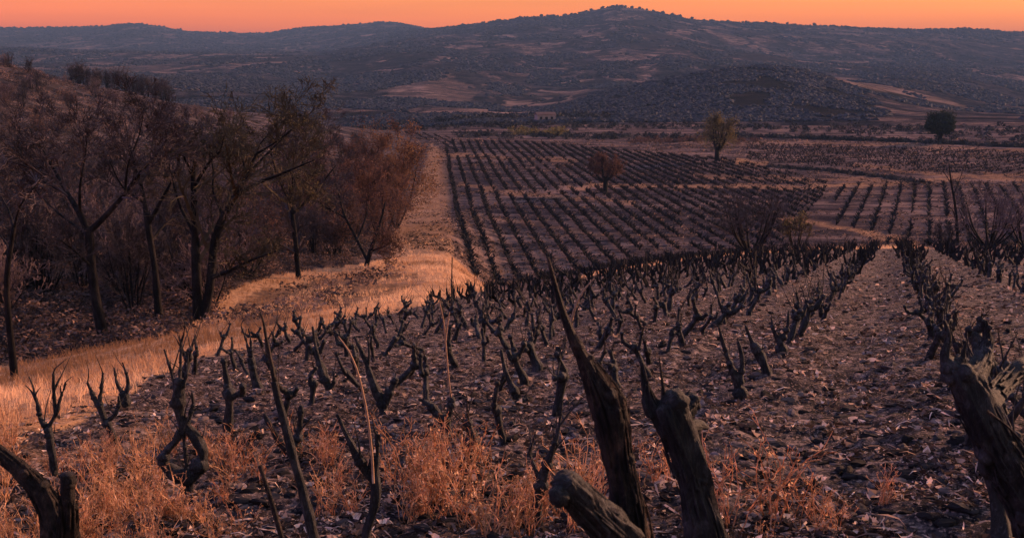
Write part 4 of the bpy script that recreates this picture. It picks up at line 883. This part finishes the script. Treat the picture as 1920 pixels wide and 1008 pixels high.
build_tree('bare_tree', 'slim pole-like dead tree leaning left behind the field at right', 'tree', [[(1796, 455, 4.5), (1794, 420, 4), (1790, 380, 3.4), (1784, 345, 2.6), (1779, 305, 1.4)], [(1788, 365, 1.6), (1800, 335, 1, .5), (1810, 305, .5, 1)], [(1784, 345, 1.2), (1768, 320, .8, .4)]], (1796, 464), [(4, .6, .3), (3, .6, .5)], R_(29), M_TREE, M_TWIG, None, None, start=0, twigmin=.012)

# thicket behind the left trees: a few shared shrubs, copied
def shrub_proto(seed, H, Wd, stems, twm, leafm=None, nl=0):
    rng = R_(seed); PP = []; RR_ = []; w = Wood()
    for i in range(stems):
        a = rng.random() * 6.28; e = rng.random(); tip = np.array([math.cos(a) * Wd * e * .8, math.sin(a) * Wd * e * .8, H * (.85 - .3 * e * e) * (.7 + .4 * rng.random())]); o = np.array([math.cos(a) * .12, math.sin(a) * .12, -.15]); m_ = (o + tip) / 2 + rng.normal(size=3) * .1
        P = np.array([o, m_, tip]); R = [.045, .03, .012]; w.tube(P, R, sides=4, step=.5, rough=.05); t = np.linspace(0, 1, 6); q, r_ = resample(P, R, .3); tt = np.linspace(0, 1, len(q)); PP.append(np.stack([np.interp(t, tt, q[:, i_]) for i_ in range(3)], -1)); RR_.append(np.interp(t, tt, r_))
    tm = w.mesh('stems', M_TREE); P, R = np.array(PP), np.array(RR_); Vs = []; Qs = []; n = 0
    for nc, ang, ratio in [(6, .7, .42), (5, .7, .5), (5, .7, .55)]:
        P, R = grow(rng, P, R, nc, ang, ratio, .12, 4, .15, .18); R = np.maximum(R, .009); v, q = tubes3(P, R); Vs.append(v); Qs.append(q + n); n += len(v)
    cm = mkmesh('crown', np.vstack(Vs), [np.vstack(Qs)], twm, False); fm = None
    if leafm: v, f = leaves_at(rng, P[:, -2:].reshape(-1, 3), nl, .07, .25); fm = mkmesh('foliage', v, [f], leafm, False)
    return tm, cm, fm
SP_ = [shrub_proto(41, 3.4, 1.9, 9, M_TWIG), shrub_proto(42, 2.8, 2.1, 10, M_TWIGP), shrub_proto(43, 4.2, 2.0, 8, M_TWIG), shrub_proto(44, 3.0, 1.8, 9, M_TWIGP, M_LBRN, 900), shrub_proto(45, 3.2, 2.0, 8, M_TWIG, M_LRED, 800)]
def place_shrub(x, y, kind, sc, label, group):
    z = float(gz(np.array([x]), np.array([y]))[0]); r_ = empty('scrub_bush', (x, y, z), random.random() * 6.28); r_.scale = (sc,) * 3; tag(r_, label, 'bush', group); tm, cm, fm = SP_[kind]
    obj('stems', tm, r_); obj('crown', cm, r_)
    if fm: obj('foliage', fm, r_)
rng = R_(50); n = 0
THK = 'dark leafless shrub in the thicket behind the bare trees at left'
while n < 190:
    px = rng.random() * 760 - 70; t = rng.random(); d = 44 + 70 * t ** .8
    u = float(pix(px, 480)[0]); x = u * d; z = float(gz(np.array([x]), np.array([d]))[0]); _, py = proj(np.array([x, d, z]))
    lim = np.interp(px, [0, 200, 380, 420, 520, 640, 700], [655, 618, 588, 530, 508, 490, 470])
    if py > lim or (px > 640 and py < 395): continue
    k = int(rng.integers(0, 4)) if px < 430 else int(rng.choice([0, 2, 3, 4])); place_shrub(x, d, k, .9 + .6 * rng.random(), {0: THK, 1: 'purplish leafless shrub in the thicket behind the bare trees at left', 2: 'taller dark leafless shrub in the thicket behind the bare trees at left', 3: 'brown shrub with a few withered leaves in the left thicket', 4: 'shrub with reddish withered leaves in the left thicket'}[k], 'shrubs of the thicket behind the left trees'); n += 1
n = 0
while n < 110:
    px = rng.random() * 760 - 80; d = 125 + 130 * rng.random(); u = float(pix(px, 300)[0]); x = u * d; z = float(gz(np.array([x]), np.array([d]))[0])
    if vnoise(np.array([x / 14]), np.array([d / 14]), 8)[0] < .42: continue
    k = int(rng.integers(0, 5)); place_shrub(x, d, k, .55 + .6 * rng.random(), {0: 'dark shrub dotted on the left hillside', 1: 'purplish shrub dotted on the left hillside', 2: 'tall dark shrub dotted on the left hillside', 3: 'brown-leaved shrub dotted on the left hillside', 4: 'red-leaved shrub dotted on the left hillside'}[k], 'shrubs dotted over the left hillside'); n += 1
for i in range(26):
    px = 130 + i * 7.5 + rng.normal() * 3; d = 243 + (px - 140) * .11; u = float(pix(px, 160)[0]); x = u * d
    place_shrub(x, d, int(rng.choice([0, 2])), 1.0 + .5 * rng.random(), 'dark bush on the skyline of the left hillside', 'bushes along the skyline of the left hillside')

# hedges and wood edges on the valley floor and beyond, and the far woods of the hills
def leafball(rng, n=46, s=.26):
    c = rng.normal(size=(n, 3)); c /= np.linalg.norm(c, axis=1)[:, None]; c *= (.55 + .45 * rng.random(n))[:, None]; c[:, 2] = np.abs(c[:, 2]) * .95
    a = rng.normal(size=(n, 3)); a /= np.linalg.norm(a, axis=1)[:, None]; b = np.cross(a, rng.normal(size=(n, 3))); b /= np.linalg.norm(b, axis=1)[:, None]
    V = np.stack([c - a * s, c + b * s, c + a * s * .8], 1).reshape(-1, 3); return V, np.arange(n * 3).reshape(n, 3)
def blob(s):
    V, Fc = ico(1); V = V * (.7 + .55 * vnoise3(V * 1.6 + s * 3.1, s))[:, None]; V[:, 2] = V[:, 2] * .8 + .5; return V, Fc
balls = [leafball(R_(60 + k)) for k in range(6)]; blobs = [blob(k) for k in range(6)]
def hedge(name, label, pts, n, size, seed, matl, jit=3, prot=balls):
    rng = R_(seed); xs = [p[0] for p in pts]; px = xs[0] + (xs[-1] - xs[0]) * rng.random(n); d = np.interp(px, xs, [p[1] for p in pts]) + rng.normal(size=n) * jit; u = pix(px, 250)[0]; X = u * d; Z = gz(X, d); s_ = size * (.5 + rng.random(n) ** 1.5)
    Mx = rotz(rng.random(n) * 6.3) * s_[:, None, None]; V_, F_, I_ = scatter(prot, rng.integers(0, len(prot), n), Mx, np.stack([X, d, Z], -1))
    o = obj(name, mkmesh(name, V_, [F_], matl, False, tone=rng.random(n)[I_])); tag(o, label, 'hedge', kind='stuff')
hedge('hedgerow', 'low dark hedgerow line crossing the right side of the valley', [(1370, 322), (1500, 312), (1700, 296), (1930, 276)], 420, 1.0, 71, M_FAR, 1.2)
hedge('hedgerow', 'dark brush belt at the far end of the centre rows', [(850, 330), (1000, 325), (1200, 318), (1400, 312)], 300, 1.1, 72, M_FAR, 7)
hedge('tree_belt', 'grey tree belt at the foot of the far hills', [(640, 380), (900, 390), (1300, 380), (1500, 360), (1930, 330)], 420, 1.3, 73, M_FAR, 18)
hedge('tree_belt', 'line of dark woods behind the valley', [(560, 420), (900, 470), (1150, 470)], 300, 2.0, 74, M_FAR, 12)
hedge('yellow_bushes', 'yellowish bushes at the far edge of the centre plots', [(960, 335), (1060, 330)], 40, 1.9, 75, M_LOLV, 4)
hedge('yellow_bushes', 'pale tan scrub between the valley plots', [(1180, 300), (1420, 300)], 60, 1.2, 76, M_LBRN, 5)
hedge('scrub_bank', 'dark scrubby bank behind the small plot at right', [(1440, 222), (1560, 212), (1740, 190)], 260, .55, 77, M_FAR, 1)
def undergrowth():
    rng = R_(55); pr = []
    for k in range(6):
        V0, F0 = leafball(R_(160 + k), 46, .15); pr.append((V0 * np.array([1.2, 1.2, .8]), F0))
    m = 12500; d = np.exp(math.log(36) + rng.random(m) * math.log(235 / 36)); px = -120 + 880 * rng.random(m); u = pix(px, 400)[0]; X = u * d; Z = gz(X, d); qx, qy = proj(np.stack([X, d, Z], -1)); G = grass_mask(X, d, Z)
    lim = np.interp(qx, [-200, 0, 200, 380, 420, 520, 640, 700, 800], [690, 680, 635, 600, 545, 515, 498, 470, 380]); k = ((qy < lim) & (G < .4) & (fbm(X / 9, d / 9, 3, 12) > .25)) | ((G > .4) & (d < 95) & (d > edge_d(u) * 1.25) & (rng.random(m) < .10) & (fbm(X / 4, d / 4, 3, 14) > .55)) | ((qx < 330) & (qy > lim) & (qy < lim + 70) & (d > edge_d(u) * 1.2) & (rng.random(m) < .7)); X, d, Z = X[k], d[k], Z[k]; m = len(X)
    s_ = (.22 + .5 * rng.random(m) ** 2) * (1 + d / 260); V_, F_, I_ = scatter(pr, rng.integers(0, 6, m), rotz(rng.random(m) * 6.3) * s_[:, None, None], np.stack([X, d, Z], -1))
    o = obj('undergrowth', mkmesh('undergrowth', V_, [F_], M_UNDER, False, tone=rng.random(m)[I_])); tag(o, 'low tangled dead undergrowth over the left slope', 'undergrowth', kind='stuff'); print('undergrowth', m)
undergrowth()
def woods(name, label, n, seed, r0, r1, size, dens):
    rng = R_(seed); r = np.exp(math.log(r0) + rng.random(n) * (math.log(r1) - math.log(r0))); u = rng.random(n) * 1.2 - .6; X = u * r; Z = gz(X, r)
    f = fbm(X / 38, r / 38, 4, seed) * .55 + .45 * fbm(X / 260, r / 260, 3, seed + 1); k = f > dens; X, r, Z = X[k], r[k], Z[k]; n = len(X); s_ = size * (.5 + rng.random(n)) * (1 + r / 1800); Mx = rotz(rng.random(n) * 6.3) * s_[:, None, None]
    V_, F_, I_ = scatter(blobs, rng.integers(0, 6, n), Mx, np.stack([X, r, Z], -1)); o = obj(name, mkmesh(name, V_, [F_], M_FAR, True, tone=rng.random(n)[I_])); tag(o, label, 'woods', kind='stuff'); print(name, n)
def canopy():
    rng = R_(81); n = 170000; r = np.exp(math.log(420) + rng.random(n) ** 1.25 * (math.log(4900) - math.log(420))); u = rng.random(n) * 1.16 - .58; X = u * r; Z = gz(X, r); qx, qy = proj(np.stack([X, r, Z], -1)); qx = qx + (fbm(X / 30, r / 60, 4, 301) - .5) * 70; qy = qy + (fbm(X / 30, r / 60, 4, 302) - .5) * 26
    hump = poly_mask(qx, qy, [(1000, 222), (1130, 172), (1250, 146), (1350, 128), (1430, 112), (1510, 128), (1590, 158), (1670, 205), (1650, 232), (1400, 240), (1200, 236)]) * (r < 900)
    trk = line_mask(qy, qx, [(145, 1235), (180, 1275), (225, 1305)], 14)
    f = .62 * fbm(X / 42, r / 100, 4, 82) + .38 * fbm(X / 190, r / 480, 3, 83); g = fbm(X / 16, r / 40, 2, 84)
    k = (((hump > 0) & (trk < .3) & (g > .34)) | (f + (rng.random(n) - .5) * .05 > .52)); X, r, Z, hump = X[k], r[k], Z[k], hump[k]; n = len(X)
    pr = []
    for q in range(6):
        V = np.array([[1, 0, 0], [0, 1, 0], [-1, 0, 0], [0, -1, 0], [.3, .2, .8], [-.5, -.6, .45], [.6, -.6, .4], [-.4, .7, .5]], float) * (.75 + .5 * R_(q).random((8, 1))); V[:, 2] += .1
        pr.append((V, np.array([[0, 1, 4], [1, 7, 4], [7, 2, 4], [2, 5, 4], [5, 3, 4], [3, 6, 4], [6, 0, 4], [1, 2, 7], [2, 3, 5], [3, 0, 6]])))
    s_ = (.6 + .0013 * r) * (.55 + .8 * rng.random(n)); Mx = rotz(rng.random(n) * 6.3) * s_[:, None, None]; Mx[:, :, 0] *= 1.4; V_, F_, I_ = scatter(pr, rng.integers(0, 6, n), Mx, np.stack([X, r, Z - .1 * s_], -1))
    o = obj('far_woods', mkmesh('far_woods', V_, [F_], M_WOOD, False, tone=rng.random(n)[I_])); tag(o, 'dense scrub and woodland patches over the far hills', 'woods', kind='stuff'); print('canopy', n)
canopy()
def ridge(name, label, kk, n, seed, size, x0, x1):
    rng = R_(seed); px = x0 + (x1 - x0) * rng.random(n); u = pix(px, 50)[0]; k = fbm(u * 60, u * 0, 3, seed) + rng.random(n) * .35 > .55; u = u[k]; n = len(u); d = np.interp(u, UG, K[kk][0]) * (1 + rng.normal(size=n) * .006); X = u * d; Z = gz(X, d); s_ = size * (.3 + rng.random(n) ** 4 * 1.6); Mx = rotz(rng.random(n) * 6.3) * s_[:, None, None]
    V_, F_, I_ = scatter(blobs, rng.integers(0, 6, n), Mx, np.stack([X, d, Z - .3], -1)); o = obj(name, mkmesh(name, V_, [F_], M_FAR, True, tone=rng.random(n)[I_])); tag(o, label, 'trees', kind='stuff')
ridge('ridge_trees', 'tiny trees along the skyline of the main ridge', 8, 520, 82, 3.6, 780, 1990)
ridge('ridge_trees', 'tiny trees along the skyline of the left ridge', 9, 220, 83, 4.5, -60, 820)
# a pale stone house at the foot of the hills
g = hit(1022, 232); 
def house():
    u, s = pix(1022, 236); d = 430.; X_ = u * d; z = float(gz(np.array([X_]), np.array([d]))[0]); root = empty('farm_building', (X_, d, z), .2); tag(root, 'small pale flat farm building at the foot of the far hills', 'building')
    wm = plain('pale_render', (.30, .22, .20), .2, 1); rm = plain('roof_tile', (.12, .07, .06), .2, 1); dm = plain('dark_opening', (.02, .02, .022), .1, 1)
    def box(nm, c, s_, m_, par):
        V_ = np.array([[x, y, z_] for x in (-.5, .5) for y in (-.5, .5) for z_ in (-.5, .5)]) * s_ + c; o_ = obj(nm, mkmesh(nm, V_, [np.array([[0, 1, 3, 2], [4, 6, 7, 5], [0, 4, 5, 1], [2, 3, 7, 6], [0, 2, 6, 4], [1, 5, 7, 3]])], m_, False), par); return o_
    box('wall', np.array([0, 0, 1.2]), np.array([7.5, 5, 3.4]), wm, root)
    V_ = np.array([[-4, -2.8, 2.9], [4, -2.8, 2.9], [4, 2.8, 2.9], [-4, 2.8, 2.9], [-4, 0, 3.9], [4, 0, 3.9]]); obj('roof', mkmesh('roof', V_, [np.array([[0, 1, 5, 4], [2, 3, 4, 5], [0, 3, 2, 1]]), np.array([[0, 4, 3], [1, 2, 5]])], rm, False), root)
    for x in (-2.2, 2.2): box('window', np.array([x, -2.5, 1.6]), np.array([1, .08, 1]), dm, root)
    box('door', np.array([0, -2.5, 1.0]), np.array([1.1, .08, 2.1]), dm, root)
house()

# ------------------------------------------------------------------ dry weeds of the foreground
def weed_mesh(seed, n=16, h=.42):
    rng = R_(seed); P = np.empty((n, 7, 3)); P[:, 0] = np.concatenate([rng.normal(size=(n, 2)) * .05, np.full((n, 1), -.02)], 1); a = rng.random(n) * 6.28; d = np.stack([np.cos(a) * .28, np.sin(a) * .28, np.ones(n)], -1); ln = h * (.45 + .85 * rng.random(n))
    for q in range(1, 7): d = d + rng.normal(size=d.shape) * .26; d[:, 2] += .16; d /= np.linalg.norm(d, axis=1)[:, None]; P[:, q] = P[:, q - 1] + d * (ln / 6)[:, None]
    R = np.full((n, 7), .0036) * np.linspace(1.2, .6, 7)[None]; V1, Q1 = tubes3(P, R); C, RC = grow(rng, P, R, 5, .75, .24, .25, 4, .3, .4); RC = np.maximum(RC, .0018); V2, Q2 = tubes3(C, RC)
    Lv, Lf = leaves_at(rng, C[:, 1:].reshape(-1, 3), 90, .009, .008); Vv = np.vstack([V1, V2, Lv]); return mkmesh('dry_weed', Vv, [np.vstack([Q1, Q2 + len(V1)]), Lf + len(V1) + len(V2)], M_WEED, False)
WM = [weed_mesh(700 + k, 12 + k, .36 + .03 * (k % 4)) for k in range(8)]
def weed(px, py, k, sc, label, group=None):
    g = hit(px, py); x, y = g[0], g[1]; z = float(gzr(np.array([x]), np.array([y]))[0]); o = obj('dry_weed', WM[k % 8]); o.location = (x, y, z); o.rotation_euler = (0, 0, random.random() * 6.28); o.scale = (sc,) * 3; tag(o, label, 'weed', group)
weed(1440, 965, 2, 1.25, 'tall orange dry weed on bare soil, right of the thick knobbly stump')
weed(1365, 985, 3, 1.1, 'thin orange weed close beside the thick knobbly stump')
weed(1520, 955, 4, .85, 'small pale dry weed right of the tall orange weed')
weed(1660, 935, 5, .6, 'low dry weed in the middle of the bare soil strip')
weed(1235, 925, 6, .8, 'orange weed between the two thick foreground trunks')
weed(1090, 905, 7, .9, 'curly orange weed behind the sawn fork of the foreground trunk')
weed(925, 1000, 0, 1.3, 'upright orange weed in the foreground, right of the largest weed clump')
weed(450, 868, 1, 1.0, 'round pinkish dry tuft between the diamond-shaped vine and the tall cane')
weed(425, 862, 4, 1.0, 'soft pinkish tuft right behind the diamond-shaped vine')
rng = R_(90)
for i in range(15): weed(745 + 150 * rng.random(), 905 + 85 * rng.random(), i, .75 + .4 * rng.random(), 'orange dry weed in the central foreground clump', 'weeds of the central foreground clump')
for i in range(11): weed(960 + 160 * rng.random(), 930 + 90 * rng.random(), i, .7 + .4 * rng.random(), 'orange dry weed around the foot of the leaning foreground vine', 'weeds around the leaning foreground vine')
for i in range(84):
    wx, wy = -20 + 430 * rng.random() ** 1.1, 830 + 220 * rng.random() ** .8
    wl = 'orange dry weed ' + ('left of the brown limb' if wx < 70 else 'between brown limb and diamond-shaped vine' if wx < 290 else 'at the foot of the diamond-shaped vine') + (', front of the bank' if wy > 940 else ', back of the bank')
    if abs(wx - 350) < 50 and 868 < wy: wy = 850 + 12 * rng.random() if i % 2 else 985
    weed(wx, wy, i, .38 + .46 * rng.random(), wl, 'weeds of the lower left bank')
for i in range(12): weed(420 + 250 * rng.random(), 860 + 140 * rng.random(), i, .5 + .3 * rng.random(), 'small dry weed on the soil near the tall thin cane', 'weeds near the tall thin cane')
for i in range(7): weed(1150 + 420 * rng.random(), 900 + 110 * rng.random(), i, .4 + .3 * rng.random(), 'small dry weed on the foreground soil right of centre', 'weeds on the foreground soil right of centre')

# ------------------------------------------------------------------ the air
hv = np.array([[x, y, z] for x in (-9600., 9600.) for y in (-9600., 9600.) for z in (-60., 250.)])
hm = bpy.data.materials.new('evening_haze'); hm.use_nodes = True; t = hm.node_tree; t.nodes.clear(); o_ = N(t, 'ShaderNodeOutputMaterial'); pv = N(t, 'ShaderNodeVolumePrincipled')
pv.inputs['Density'].default_value = HAZE_DENSITY; pv.inputs['Color'].default_value = HAZE_COLOR; pv.inputs['Anisotropy'].default_value = 0.0; t.links.new(pv.outputs[0], o_.inputs['Volume'])
o = obj('haze', mkmesh('haze', hv, [np.array([[0, 1, 3, 2], [4, 6, 7, 5], [0, 4, 5, 1], [2, 3, 7, 6], [0, 2, 6, 4], [1, 5, 7, 3]])], hm, False)); tag(o, 'thin blue evening haze filling the valley', 'haze', kind='stuff')
S.cycles.volume_bounces = 0
print('ground z min/max', GZ.min(), GZ.max())
